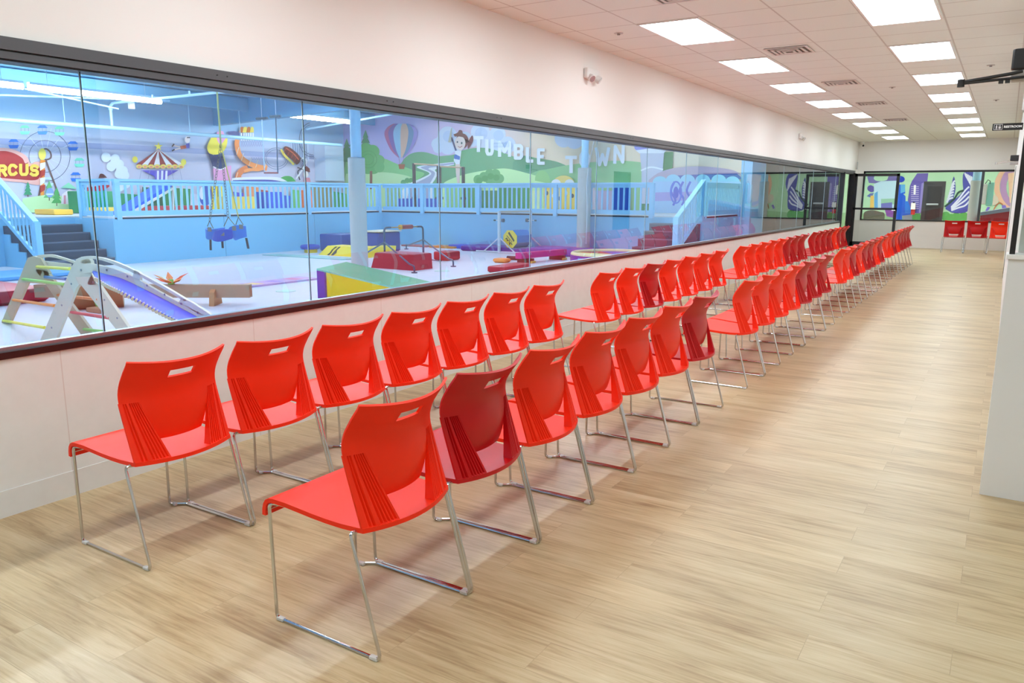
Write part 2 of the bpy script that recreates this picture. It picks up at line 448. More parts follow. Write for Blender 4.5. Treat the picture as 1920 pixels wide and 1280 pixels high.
# air diffusers
def diffuser():
    t = thing('air_diffuser', (0, 0, 0), 'x', 'air vent', 'square ceiling air diffusers')
    a = MB(); w_ = mat((222, 214, 208), 0.5); d_ = mat((120, 110, 103), 0.6)
    a.box(-.225, .225, -.225, .225, -.006, -.001, d_)  # flat plate; the shade inside the vent is put into its colour
    a.build('opening_shade', t)
    b_ = MB()
    for i, r in enumerate((.23, .17, .115, .065)):
        z0, z1 = -.012 - .004 * i, -.006 - .004 * i
        q = r - .026
        for s_ in ((-r, r, -r, -q), (-r, r, q, r), (-r, -q, -q, q), (q, r, -q, q)): b_.box(*s_, z0, z1, w_)
    b_.build('louvre_rings', t)
    return t
dv = diffuser()
for i, (x, y, l) in enumerate([(-2.23, 9.33, 'largest square air vent in the tiled ceiling beside the second light panel'), (-2.2, 12.35, 'square ceiling air vent second along the row between the lights'),
                            (-2.2, 15.35, 'square ceiling air vent third along the row between the lights'), (-2.2, 18.9, 'far square ceiling air vent before the back wall'),
                            (-2.42, 6.33, 'square ceiling air vent cut by the top edge of the photo')]):
    c = dv if i == 0 else clone(dv, (0, 0, 0)); c.location = (x, y, ZC); c['label'] = l
# small concealed sprinkler covers
for i, (px, py, l) in enumerate([(1160, 62, 'small round ceiling sprinkler cover near the wall and first light'), (1673, 163, 'small ceiling sprinkler head between the two light rows'), (1858, 122, 'small round ceiling sprinkler cover by the closer arm'),
                               (1868, 187, 'small round ceiling sprinkler cover above the restroom sign'), (1300, 158, 'tiny round ceiling sprinkler cover beyond the third wall-side light')]):
    q = on_z(px, py, ZC)
    a = MB().cyl((q.x, q.y), .045, ZC - .006, ZC, mat((200, 190, 184), 0.6)).cyl((q.x, q.y), .015, ZC - .02, ZC - .006, mat((150, 140, 135), 0.5)).build('sprinkler_cover', loc=(q.x, q.y, ZC))
    tag(a, l, 'sprinkler', 'ceiling sprinkler covers')

# emergency lights on the left wall
def em_light(y, z, label):
    t = thing('emergency_light', (XW, y, z), label, 'emergency light', 'white emergency lights on the left wall')
    MB().bbox(XW, XW + .055, y - .15, y + .15, z - .055, z + .055, mat((232, 229, 226), 0.45), .012).build('housing', t)
    for s_ in (-1, 1):
        c = Vector((XW + .06, y + s_ * .085, z - .045))
        d = Vector((.8, s_ * .25, -.55)).normalized()
        a = MB().tube([c - d * .02, c + d * .03], .036, mat((226, 224, 222), 0.4), 18, r2=.044)
        h = a.build('lamp_head', t)
        MB().tube([c + d * .03, c + d * .034], .036, mat((200, 205, 210), 0.1, 0.6), 18).build('lens', h)
em_light(7.98, 2.865, 'white two-headed emergency light on the wall nearest the camera')
em_light(18.33, 2.84, 'far white emergency light on the left wall beyond the first')
# corner security camera
t = thing('security_camera', (-3.96, 26.3, 3.1), 'small white security camera in the far ceiling corner', 'security camera')
MB().cyl((-3.93, 26.28), .055, 3.11, 3.16, WHITE).build('mount', t)
MB().tube([(-3.93, 26.28, 3.10), (-3.88, 26.15, 3.04)], .042, WHITE, 14).build('camera_body', t)
MB().tube([(-3.88, 26.15, 3.04), (-3.878, 26.145, 3.038)], .03, BLACK, 14).build('lens', t)
tag(MB().bbox(-3.995, -3.965, 25.995, 26.05, 2.33, 2.55, mat((190, 188, 186), 0.5), .005).build('door_sensor', loc=(-4.0, 26.02, 2.33)), 'narrow grey sensor strip on the wall above the open glass door', 'sensor')

# RESTROOM sign projecting from the right wall
SY = 12.4
a_, b_ = on_y(1861.5, 232, SY), on_y(1903, 230, SY); c_ = on_y(1862, 245, SY)
zt, zb = a_.z, c_.z; xl, xr = a_.x, 0.072
t = thing('restroom_sign', ((xl + xr) / 2, SY, zb), 'black projecting RESTROOM sign with white figures on the right wall', 'sign')
MB().bbox(xl, xr, SY, SY + .02, zb, zt, mat((22, 22, 24), 0.35), .004).build('sign_board', t)
def text_obj(name, s, size, loc, rot, ma, parent, bold=0.0, width=None):
    cu = bpy.data.curves.new(name, 'FONT'); cu.body = s; cu.size = size; cu.align_x = 'CENTER'; cu.align_y = 'CENTER'
    cu.offset = bold; cu.extrude = 0.001; cu.resolution_u = 3
    tmp = bpy.data.objects.new(name, cu); COL.objects.link(tmp)
    bpy.context.view_layer.update()
    dg = bpy.context.evaluated_depsgraph_get()
    me = bpy.data.meshes.new_from_object(tmp.evaluated_get(dg)); bpy.data.objects.remove(tmp)
    xs = [v.co.x for v in me.vertices]
    k = 1 if not width else width / (max(xs) - min(xs))
    for v in me.vertices: v.co.x *= k
    me.materials.clear(); me.materials.append(ma)
    o = bpy.data.objects.new(name, me); COL.objects.link(o); o.parent = parent
    o.location = Vector(loc) - world_loc(parent); o.rotation_euler = rot
    return o
hgt = zt - zb; wid = xr - xl
sw = mat((245, 245, 245), 0.5)
text_obj('restroom_lettering', 'RESTROOM', hgt * .42, (xl + wid * .67, SY - .002, (zt + zb) / 2), (pi / 2, 0, 0), sw, t, 0.0015, wid * .58)
ic = MB()
ix0, ix1 = xl + wid * .05, xl + wid * .33; iz0, iz1 = zb + hgt * .1, zt - hgt * .1; e = .004
for q in ((ix0, ix1, iz0, iz0 + e), (ix0, ix1, iz1 - e, iz1), (ix0, ix0 + e, iz0, iz1), (ix1 - e, ix1, iz0, iz1)):
    ic.box(q[0], q[1], SY - .003, SY, q[2], q[3], sw)
for k, cx in enumerate((.3, .7)):
    x = ix0 + (ix1 - ix0) * cx; h = iz1 - iz0
    ic.tube([(x, SY - .003, iz1 - h * .2), (x, SY, iz1 - h * .2)], h * .08, sw, 12)
    if k == 0: ic.prism([(x - h * .1, SY - .003, iz0 + h * .38), (x + h * .1, SY - .003, iz0 + h * .38), (x + h * .12, SY - .003, iz1 - h * .32), (x - h * .12, SY - .003, iz1 - h * .32)], (0, .003, 0), sw)
    else: ic.prism([(x - h * .19, SY - .003, iz0 + h * .3), (x + h * .19, SY - .003, iz0 + h * .3), (x + h * .06, SY - .003, iz1 - h * .32), (x - h * .06, SY - .003, iz1 - h * .32)], (0, .003, 0), sw)
    for s_ in (-1, 1): ic.box(x + s_ * h * .06 - h * .035, x + s_ * h * .06 + h * .035, SY - .003, SY, iz0 + h * .1, iz0 + h * .4, sw)
ic.box((ix0 + ix1) / 2 - .001, (ix0 + ix1) / 2 + .001, SY - .003, SY, iz0 + .01, iz1 - .01, sw)
ic.build('restroom_figures', t)
# white wall fittings near the sign
tag(MB().bbox(0.035, 0.075, SY - .45, SY - .25, 2.62, 2.86, WHITE, .012).build('wall_speaker', loc=(.05, SY - .35, 2.6)), 'rounded white fitting on the right wall above the restroom sign', 'speaker')

# door closers
def closer(y, k, label, px, dark):
    p0 = on_y(px[0], px[1], y); p1 = on_y(px[2], px[3], y); pe = on_y(px[4], px[5], y); pj_ = on_y(px[6], px[7], y)
    t = thing('door_closer', (p0.x, y, p1.z), label, 'door closer')
    cm = mat((38, 36, 38), 0.45) if dark else mat((205, 200, 196), 0.3, 0.6)
    x1_ = max(p1.x, p0.x + .1) if dark else .077
    MB().bbox(p0.x, x1_, y - .03, y + .04, p1.z, p0.z, mat((38, 36, 38), 0.45), .008).build('closer_body', t)
    MB().bbox(p0.x + .003, x1_, y - .02, y + .05, p1.z - .05 * k, p1.z, mat((190, 184, 180), 0.5), .004).build('mounting_plate', t)
    r = .0085 * k
    MB().tube(rounded([(p0.x + .05 * k, y - .05, p1.z - .01), pj_ + Vector((0, -.05, 0)), pe + Vector((0, -.05, 0))], .02), r, cm, 10).cyl((pe.x, pe.y - .05), r * 1.9, pe.z - .022 * k, pe.z + .014 * k, cm, 14).build('main_arm', t)
    q = on_y(px[8], px[9], y)
    b_ = MB().tube([pe + Vector((0, -.05, -.006 * k)), q + Vector((0, -.05, 0))], r * .8, cm, 10)
    if k == 1:
        for f_ in (.62, .72):
            u_ = pe.lerp(q, f_) + Vector((0, -.05, -.008)); b_.box(u_.x - .01, u_.x + .01, u_.y - .012, u_.y + .012, u_.z - .014, u_.z, cm)
    b_.build('forearm', t)
closer(4.62, 1, 'large black door closer with folded arm at the right edge', (1900, 93, 1925, 131, 1803, 157, 1900, 140, 1925, 146), True)
closer(13.6, 1, 'far small door closer with a silver arm below the restroom sign', (1895, 291, 1900, 302, 1868, 306, 1893, 303, 1892, 301), False)

# ================================================================== CHAIRS
def grid_faces(nu, nv, skip=lambda i, j: False):
    return [(i * nv + j, (i + 1) * nv + j, (i + 1) * nv + j + 1, i * nv + j + 1) for i in range(nu - 1) for j in range(nv - 1) if not skip(i, j)]
def thick_sheet(vs, fs, t, ma, name, parent, sharp=40, weld=True):
    me = bpy.data.meshes.new(name); me.from_pydata([tuple(v) for v in vs], [], fs)
    bm = bmesh.new(); bm.from_mesh(me)
    if weld: bmesh.ops.remove_doubles(bm, verts=bm.verts, dist=1e-5)
    lo = [v for v in bm.verts if not v.link_faces]
    bmesh.ops.delete(bm, geom=lo, context='VERTS')
    bmesh.ops.recalc_face_normals(bm, faces=bm.faces); bm.normal_update()
    top = list(bm.verts); mp = {v: bm.verts.new(v.co - v.normal * t) for v in top}
    be = [e for e in bm.edges if len(e.link_faces) == 1]; orig = list(bm.faces)
    for f in orig: bm.faces.new([mp[v] for v in reversed(f.verts)])
    for e in be:
        f = e.link_faces[0]; a, b_ = e.verts
        vs_ = list(f.verts); i = vs_.index(a)
        if vs_[(i + 1) % len(vs_)] != b_: a, b_ = b_, a
        bm.faces.new([b_, a, mp[a], mp[b_]])
    bm.normal_update(); bm.to_mesh(me); bm.free()
    me.materials.append(ma)
    me.polygons.foreach_set('use_smooth', [True] * len(me.polygons)); me.set_sharp_from_angle(angle=math.radians(sharp))
    o = bpy.data.objects.new(name, me); COL.objects.link(o); o.parent = parent
    return o
HW = .240
def bul(v, z=.5): return (.056 + .022 * max(0, min(1, (z - .6) / .28))) * (1 - (v / HW) ** 2)
def edge_u(z):   # side edge of the shell, seen from the side
    pts = [(.44, -.088), (.50, -.108), (.58, -.134), (.66, -.160), (.72, -.176), (.76, -.170), (.80, -.150), (.84, -.122), (.89, -.082)]
    if z <= pts[0][0]: return pts[0][1]
    for (a, ua), (b_, ub) in zip(pts[:-1], pts[1:]):
        if z <= b_:
            t = (z - a) / (b_ - a); return ua + (ub - ua) * t
    return pts[-1][1]
def smooth_u(z): return sum(edge_u(z + d) for d in (-.02, -.01, 0, .01, .02)) / 5
def make_chair(ma):
    t = thing('stacking_chair', (0, 0, 0), 'x', 'chair')
    # seat: drop lip, shallow dip, bowed rear edge
    prof = [(-.582, .402), (-.580, .425), (-.574, .447), (-.562, .464), (-.545, .473), (-.52, .476), (-.46, .474), (-.40, .468), (-.33, .461), (-.26, .456), (-.19, .454), (-.14, .455), (-.09, .458)]
    nv = 17; vs = []
    for i, (u, z) in enumerate(prof):
        k = max(0, (i - 7) / 5) ** 1.3
        wd = .256 + (HW - .256) * max(0, min(1, (i - 5) / 6))
        for j in range(nv):
            t_ = -1 + 2 * j / (nv - 1)
            vs.append((u + bul(HW * t_) * k, wd * t_, z - .006 * (1 - t_ ** 2) * (1 if i > 4 else 0)))
    seat = thick_sheet(vs, grid_faces(len(prof), nv), .017, ma, 'seat', t)
    # rear rim of the seat
    # backrest: upper sheet with hand slot, narrowing lumbar sheet below
    zs = [.700, .720, .74, .76,   .776, .794, .836, .857, .872, .89]
    vv = [-.240, -.22, -.195, -.168, -.14, -.11, -.085, -.062, -.030, 0, .030, .062, .085, .11, .14, .168, .195, .22, .240]
    vs = []
    for z in zs:
        for v in vv:
            zz = z - .020 * (1 - (v / HW) ** 2) * max(0, (z - .80) / .09)
            vs.append((smooth_u(zz) + bul(v, z), v, zz))
    fs = grid_faces(len(zs), len(vv), lambda i, j: i == 5 and 7 <= j <= 10)
    base = len(vs)
    zl = [.700, .685, .66, .63, .60, .575, .55, .535, .527]
    inner = [j for j, v in enumerate(vv) if abs(v) <= .1681]
    for z in zl:
        k = (.700 - z) / (.700 - .527)
        for j in inner:
            v = vv[j] * (1 - k * (1 - .118 / .168))
            fwd = .058 * k ** 2.3
            zz = z - .010 * (1 - (v / .168) ** 2) * k
            vs.append((smooth_u(z) + bul(v, z) - fwd, v, zz))
    n = len(inner)
    fs += [(base + i * n + j, base + i * n + j + 1, base + (i + 1) * n + j + 1, base + (i + 1) * n + j) for i in range(len(zl) - 1) for j in range(n - 1)]
    thick_sheet(vs, fs, -.010, ma, 'backrest', t)
    # ribbed side panels joining back and seat
    for s_ in (-1, 1):
        a = MB(); cols = []
        for q in range(0, 41):
            x = q / 40.0
            rib = .0
            if .16 < x < .98 and not (.34 < x < .46): rib = -.0105 if q % 4 < 2 else -.0020
            elif .34 <= x <= .46: rib = .001
            cols.append((x, rib))
        rows = [.442, .452, .456, .48, .53, .58, .63, .68, .696, .702]
        fr_, bk = [], []
        for z in rows:
            k = (z - .442) / (.702 - .442)
            vi = .096 + (.169 - .096) * k
            fr_row, bk_row = [], []
            for x, rib in cols:
                v = HW + (vi - HW) * x
                d = rib * (1 if .455 < z < .70 else 0)
                u = smooth_u(z) + bul(v, z)
                fr_row.append((u + d, s_ * v, z)); dep = .008 + .046 * max(0, x - .1) * (1 - k) ** 1.4
                bk_row.append((u - dep, s_ * v, z))
            fr_.append(fr_row); bk.append(bk_row)
        nc = len(cols); nr = len(rows)
        V = [p for r_ in fr_ for p in r_] + [p for r_ in bk for p in r_]; F = []
        o_ = nr * nc
        for i in range(nr - 1):
            for j in range(nc - 1):
                F.append((i * nc + j, i * nc + j + 1, (i + 1) * nc + j + 1, (i + 1) * nc + j))
                F.append((o_ + i * nc + j, o_ + (i + 1) * nc + j, o_ + (i + 1) * nc + j + 1, o_ + i * nc + j + 1))
            F.append((i * nc, (i + 1) * nc, o_ + (i + 1) * nc, o_ + i * nc))
            F.append((i * nc + nc - 1, o_ + i * nc + nc - 1, o_ + (i + 1) * nc + nc - 1, (i + 1) * nc + nc - 1))
        for j in range(nc - 1):
            F.append((j, o_ + j, o_ + j + 1, j + 1))
            b0 = (nr - 1) * nc
            F.append((b0 + j, b0 + j + 1, o_ + b0 + j + 1, o_ + b0 + j))
        a.add(V, F, ma)
        a.build('ribbed_side_panel', t, sharp=25)
    R = .0067
    # sled frames; the far one steps inward at the front so that neighbours can nest
    f1 = rounded([(-.16, .06, .434), (-.115, .205, .436), (-.130, .262, .443), (-.004, .2645, R), (-.500, .2645, R), (-.575, .214, R), (-.568, .214, .452), (-.50, .214, .452), (-.2, .20, .436)], [.03, .018, .022, .03, .02, .03, .05])
    MB().tube(f1, R, CHROME, 10).build('sled_frame', t)
    f2 = rounded([(-.16, -.06, .434), (-.115, -.205, .436), (-.130, -.262, .443), (-.004, -.2645, R), (-.522, -.2645, R), (-.548, -.250, .452), (-.50, -.235, .452), (-.2, -.20, .436)], [.03, .018, .022, .022, .03, .05])
    MB().tube(f2, R, CHROME, 10).build('sled_frame', t)
    MB().tube([(-.56, -.25, .425), (-.565, .214, .425)], R * .9, CHROME, 8).build('crossbar', t)
    for x, y in ((-.035, .2645), (-.035, -.2645), (-.555, .228), (-.50, -.2645)):
        MB().bbox(x - .018, x + .018, y - .0095, y + .0095, 0, .014, CLEAR, .003).build('floor_glide', t)
    return t
chair_r = make_chair(RED)
names = {}
swap = {}
for ch in chair_r.children:
    if ch.data.materials and ch.data.materials[0] == RED:
        me2 = ch.data.copy(); me2.materials[0] = DARKRED; swap[ch.data] = me2
        ch.data.name = 'vermilion_' + ch.name
nth = ['first', 'second', 'third', 'fourth', 'fifth', 'sixth', 'seventh', 'eighth']
blk = ['nearest', 'second', 'third', 'farthest']
first = True
def put_chair(x, y, dark, label, group, rz=0.0):
    global first
    if first and not dark: c = chair_r; first = False; c.location = (x, y, 0); c.rotation_euler = (0, 0, rz)
    else: c = clone(chair_r, (x, y, 0), rz, swap if dark else None)
    c['label'] = label; c['group'] = group
    return c
rows = {
    'aisle-side': (-1.645, [(2.053, 'rdrrrrd', 0), (6.540, 'rrrrddd', 0), (10.975, 'rrdrddrd', -.012), (15.93, 'rrdrdddd', -.05)]),
    'window-side': (-2.905, [(2.020, 'rrrrrrr', 0), (None, 'rrdrrrr', 0), (None, 'rrrrrddd', 0), (None, 'ddddrdd', 0)]),
}
starts = {1: on_x(1124, 510.2, -2.99).y + .262, 2: on_x(1387.7, 459.8, -2.99).y + .262, 3: on_x(1526, 434.4, -2.99).y + .262}
for rn, (rx, blocks) in rows.items():
    for bi, (ys_, colr, dx) in enumerate(blocks):
        if ys_ is None: ys_ = starts[bi]
        for k, c in enumerate(colr):
            col = 'dark red' if c == 'd' else 'bright vermilion'
            jit = random.uniform(-.004, .004)
            put_chair(rx + dx + random.uniform(-.004, .004), ys_ + .547 * k, c == 'd',
                      '%s chair, %s from the camera in the %s block of the %s row' % (col, nth[k], blk[bi], rn),
                      '%s block of chairs in the %s row' % (blk[bi], rn), jit)
for k, (x, c) in enumerate([(-1.165, 'd'), (-.618, 'd'), (-.071, 'r')]):
    lab = ['dark red chair facing the back wall window, leftmost of the three', 'dark red chair facing the back wall window, middle of the three', 'bright vermilion chair facing the back wall, at the right end of the three'][k]
    put_chair(x + (.0), 24.62, c == 'd', lab, 'three chairs facing the back wall', -pi / 2)

# ================================================================== GYM: shell
XL = -20.9; YF = 21.5; ZG = 4.35; FX = -16.4; PZ = 1.04
gfl = mat_grid('gym_floor_matting', (206, 211, 221), (190, 200, 215), 1.8, 0, -12, 0, 0.01, (0, 1), 0.5, 0.05, 5, 0.5)
fl = MB().box(XL - .2, XW - .17, -3.4, 24.5, 0.0, 0.012, gfl); struct('floor_gym', fl)
cm = MB().box(XL - .2, XW - .16, -3.6, 24.5, ZG, ZG + .1, mat((140, 196, 228), 0.6))
for k in range(22):
    x = XL + .4 + k * .8
    cm.box(x, x + .18, -3.4, 21.4, ZG - .06, ZG, mat((120, 180, 216), 0.6))
for k in range(6):
    x = XL + 1.6 + k * 3.2
    cm.box(x - .06, x + .06, -3.4, 21.4, ZG - .42, ZG - .06, mat((118, 182, 220), 0.55))
struct('ceiling_gym', cm)
for gy, gz in ((15.9, 0), (6.6, 0), (-1.5, 0)):
    gd = MB()
    gd.prism([(-20.9, gy, 3.60), (-4.3, gy, 4.15), (-4.3, gy, 4.35), (-20.9, gy, 4.35)], (0, .22, 0), mat((110, 180, 224), 0.5))
    struct('trim_1', gd)
struct('wall_gym_left', MB().box(XL - .15, XL - .01, -3.4, YF + .2, 0, ZG, mat((184, 190, 222), 0.7)))
struct('wall_gym_far', MB().box(XL, -6.35, YF + .01, YF + .15, 0, ZG, mat((200, 190, 180), 0.7)))
struct('wall_gym_near', MB().box(XL, XW - .17, -3.55, -3.4, 0, ZG, BLUEW))
struct('wall_gym_upper', MB().box(XW - .18, XW - .161, Y0, 24.5, Z_HEAD, ZG, BLUEW))
dk = mat((26, 28, 32), 0.6, name='passage_gloom')  # gloom of a dim space put into a near-black colour
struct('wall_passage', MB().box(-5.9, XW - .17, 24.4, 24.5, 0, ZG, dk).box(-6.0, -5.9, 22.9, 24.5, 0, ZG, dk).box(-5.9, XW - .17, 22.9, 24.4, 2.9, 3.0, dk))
struct('trim_2', MB().box(-6.35, -5.90, 21.5, 22.9, 0, ZG, mat((150, 208, 240), 0.5)))
# platform blocks around the floor
plat = MB()
ptop = mat((206, 214, 222), 0.6)
def slab(x0, x1, y0, y1):
    plat.box(x0, x1, y0, y1, 0.012, PZ - .03, BLUEW)
    plat.box(x0, x1, y0, y1, PZ - .03, PZ, ptop)
slab(XL, -17.9, -3.4, 9.75); slab(XL, FX, 9.75, 18.47); slab(XL, -6.2, 18.47, YF); slab(XL, -17.75, 9.75 - .001, 9.75)
# dark gap strips under the railings
for a in ((FX, FX + .012, 9.8, 18.46, PZ - .045, PZ - .01), (FX, -7.45, 18.455, 18.468, PZ - .045, PZ - .01), (-6.2, -6.188, 18.6, YF, PZ - .045, PZ - .01), (-17.9, -17.888, -3, 8.1, PZ - .045, PZ - .01)):
    plat.box(*a, mat((16, 30, 52), 0.6))
# panel seams
for y in (12.6, 15.6): plat.box(FX, FX + .004, y, y + .012, .012, PZ - .05, mat((96, 160, 200), .6))
for x in (-14.2, -12.1, -9.4): plat.box(x, x + .012, 18.462, 18.47, .012, PZ - .05, mat((96, 160, 200), .6))
struct('floor_platform', plat)

def stairs(name, label, steps, mkbox, cm_, nose):
    t = thing(name, steps['loc'], label, 'stairs')
    a = MB(); b_ = MB()
    for k in range(6):
        mkbox(a, b_, k)
    a.build('carpeted_steps', t); b_.build('step_nosings', t)
    return t
plat2 = MB()
carpet = mat((74, 86, 104), 0.9, bump=0.3, bscale=300, name='grey_stair_carpet')
nose = mat((104, 116, 134), 0.7)
def st1(a, b_, k):
    z = PZ - (k + 1) * PZ / 6; x1 = -17.9 + .29 * (k + 1)
    if k < 5:
        a.box(-17.9 + .29 * k, x1, 8.22, 9.74, .012, z, carpet); b_.box(x1 - .03, x1 + .004, 8.22, 9.74, z - .02, z + .004, nose)
for k in range(5):
    z = PZ - (k + 2) * PZ / 6
    if z > .05: plat2.box(-17.9 + .29 * k, -17.9 + .29 * (k + 1), 8.19, 8.215, .012, z, BLUEW)
struct('trim_3', plat2)
stairs('stairs', 'grey carpeted stairs up to the blue platform on the left', {'loc': (-17.2, 9, .012)}, st1, carpet, nose)
def st2(a, b_, k):
    z = PZ - (k + 1) * PZ / 6; y0 = 18.47 - .34 * (k + 1)
    if k < 5:
        a.box(-7.42, -6.24, y0, 18.47 - .34 * k, .012, z, carpet); b_.box(-7.42, -6.24, y0 - .004, y0 + .03, z - .02, z + .004, nose)
stairs('stairs', 'grey carpeted stairs up to the blue platform near the viewing window', {'loc': (-6.8, 17.6, .012)}, st2, carpet, nose)

def railing(name, p0, p1, label, posts, pitch=.153, z0=PZ, h=.82, bw=.046):
    p0 = Vector(p0); p1 = Vector(p1); d = (p1 - p0); L = Vector((d.x, d.y, 0)).length; u = Vector((d.x / L, d.y / L, 0)); n_ = Vector((-u.y, u.x, 0)); sl_ = d.z / L
    t = thing(name, tuple(p0), label, 'railing')
    def brick(mb, s0, s1, w_, za, zb, ma=RAILB):
        A = p0 + u * s0; B = p0 + u * s1; zA = p0.z + sl_ * s0; zB = p0.z + sl_ * s1
        vs = [(A.x + n_.x * q, A.y + n_.y * q, zA + z) for z in (za, zb) for q in (-w_, w_)] + [(B.x + n_.x * q, B.y + n_.y * q, zB + z) for z in (za, zb) for q in (-w_, w_)]
        mb.add(vs, [(0, 1, 3, 2), (4, 6, 7, 5), (0, 4, 5, 1), (2, 3, 7, 6), (0, 2, 6, 4), (1, 5, 7, 3)], ma)
    a = MB(); brick(a, 0, L, .055, h - .05, h); brick(a, 0, L, .02, h - .13, h - .05); a.build('handrail', t)
    a = MB(); brick(a, 0, L, .025, .02, .13); a.build('bottom_rail', t)
    a = MB(); s_ = .1
    while s_ < L - .05:
        brick(a, s_, s_ + bw, .012, .10, h - .08); s_ += pitch
    a.build('balusters', t)
    for s_ in posts:
        a = MB(); brick(a, s_ - .055, s_ + .055, .058, -.06, h - .01); a.build('post', t)
    return t
railing('railing', (FX + .03, 9.0 - .0, PZ), (FX + .03, 18.40, PZ), 'long light blue railing along the left platform edge', [0.06, 1.95, 4.5, 7.1, 9.3]) if False else None
railing('railing', (FX - .03, 9.84, PZ), (FX - .03, 18.44, PZ), 'long light blue railing along the left platform edge', [0.06, 2.9, 5.6, 8.5])
railing('railing', (-17.7, 9.80, PZ), (FX - .09, 9.80, PZ), 'short light blue railing along the top side of the left stairs', [0.06])
railing('railing', (FX + .06, 18.44, PZ), (-7.5, 18.44, PZ), 'light blue railing on the far platform below the painted hills', [1.9 - .35, 3.6, 6.1, 8.84])
railing('railing', (-6.23, 18.6, PZ), (-6.23, 21.45, PZ), 'light blue railing beside the viewing window beyond the right stairs', [0.06, 2.8], pitch=.11)
railing('railing', (-17.86, 3.0, PZ), (-17.86, 8.14, PZ), 'light blue railing left of the stairs at the photo edge', [0.06, 2.6, 5.05])
railing('stair_railing', (-17.80, 8.16, PZ), (-16.42, 8.16, .14), 'sloping light blue railing of the left stairs', [], pitch=.15, h=.86)
railing('stair_railing', (-6.2, 18.42, PZ + .02), (-6.2, 16.72, .22), 'sloping light blue railing of the right stairs', [0.05], pitch=.12, h=.86)
MBp = MB().box(-6.26, -6.14, 16.66, 16.78, 0.012, 1.06, RAILB); tag(MBp.build('newel_post', loc=(-6.2, 16.72, .012)), 'light blue newel post at the foot of the right stairs', 'post')
tag(MB().box(-16.48, -16.36, 8.10, 8.22, 0.012, .98, RAILB).build('newel_post', loc=(-16.42, 8.16, .012)), 'light blue newel post at the foot of the left stairs', 'post')

# padded columns
def column(c, r0, r1, zsplit, label, lean=None):
    t = thing('padded_column', (c[0], c[1], .012), label, 'column')
    MB().cyl(c, r0, zsplit, ZG, mat((168, 218, 246), 0.4), 32).build('steel_post', t)
    MB().cyl(c, r1, .012, zsplit, mat((190, 196, 194), 0.55, bump=.05, bscale=30), 32).cyl(c, r1 * 1.0, zsplit, zsplit + .02, mat((150, 170, 182), 0.5), 32, r1 * .9).build('padding', t)
    return t
c1 = on_z(664, 514, .0); zs1 = on_y(656, 297, c1.y + .1).z
column((c1.x, c1.y + .17), .105, .165, zs1, 'grey padded round column in the middle of the gym')
c2 = on_z(1093, 478, .0); zs2 = on_y(1093, 316, c2.y).z
t2 = column((c2.x, c2.y), .09, .175, zs2, 'grey padded round column below the TOWN lettering')
wire = MB().tube([(c2.x + .16, c2.y - .14, .3), (c2.x + .18, c2.y - .17, 1.2), (c2.x + .14, c2.y - .15, 1.8), (c2.x + .17, c2.y - .13, zs2)], .02, mat((196, 206, 210), .5)).tube([(c2.x + .17, c2.y - .13, zs2), (c2.x + .5, c2.y - .3, 3.4), (c2.x + .62, c2.y - .4, ZG)], .012, mat((180, 180, 180), .5))
wire.build('hanging_rope', t2)
for k, (x, y) in enumerate([(-10.7, 1.5)]):
    column((x, y), .105, .165, 2.3, 'grey padded column in the near gym beyond the left photo edge')

# tube lights and sprinkler pipes
TM = emit('tube_glow', (1.0, 0.985, 0.96), GYM_E)
def tube_light(x, y0, y1, z, label):
    t = thing('tube_light', (x, (y0 + y1) / 2, z), label, 'tube light', 'long tube lights under the gym ceiling')
    MB().tube([(x, y0, z), (x, y1, z)], .055, TM, 12).build('glowing_tube', t)
    MB().box(x - .06, x + .06, y0, y1, z + .06, z + .11, mat((200, 220, 235), .5)).build('fixture_housing', t)
    a = MB()
    for y in (y0 + .4, y1 - .4): a.tube([(x, y, z + .1), (x, y, ZG)], .006, mat((190, 210, 225), .4), 6)
    a.build('hanger_wires', t)
a_ = on_z(60, 163, 3.75); b_ = on_z(312, 190, 3.75)
tube_light(-17.8, a_.y, b_.y, 3.75, 'long glowing tube light across the upper left window pane')
tube_light(-17.8, 5.6, a_.y - .12, 3.75, 'glowing tube light cut by the left photo edge')
a_ = on_z(540, 215, 3.78); b_ = on_z(650, 229, 3.78)
tube_light(-17.9, a_.y, b_.y + .2, 3.78, 'glowing tube light beside the grey column top')
n_ = 0
for x in (-13.2, -9.6, -6.4):
    for y in (-1.0, 3.0, 7.4, 11.8, 16.9):
        n_ += 1
        tube_light(x, y, y + 3.2, 4.12, 'gym tube light of the %s line, %s from the near end, above the window head' % ({-13.2: 'middle', -9.6: 'third', -6.4: 'window-side'}[x], nth[[-1.0, 3.0, 7.4, 11.8, 16.9].index(y)]))
pm = mat((176, 222, 248), 0.4, name='pale_blue_pipe')
t = thing('sprinkler_pipe', (-19.4, 8, 3.2), 'long pale blue sprinkler main running along the mural', 'pipe')
A = on_x(-40, 221, -19.4); B = on_x(640, 272, -19.4)
MB().tube([A, B], .05, pm, 12).build('main_pipe', t)
for k, (px, dz) in enumerate([(77, 0), (290, 0), (395, 0)]):
    q = A.lerp(B, (px + 40) / 680.0 * .98)
    MB().tube([(q.x, q.y, q.z), (q.x, q.y, ZG)], .01, pm, 8).build('hanger_rod', t)
q1 = on_x(210, 236, -19.4)
MB().tube([q1, (q1.x, q1.y, q1.z + .48), (q1.x + .12, q1.y, q1.z + .55)], .035, pm, 10).tube([(q1.x, q1.y, q1.z + .38), (q1.x, q1.y, q1.z + .44)], .05, pm, 12).build('riser', t)
t = thing('sprinkler_pipe', (-14, q1.y, 3.7), 'pale blue sprinkler branch pipe rising toward the window top', 'pipe')
qa = Vector((q1.x + .12, q1.y, q1.z + .55)); qb = on_y(430, 171, q1.y); qb = qa + (qb - qa) * 1.25
MB().tube([qa, qb], .032, pm, 10).build('branch_pipe', t)
a = MB()
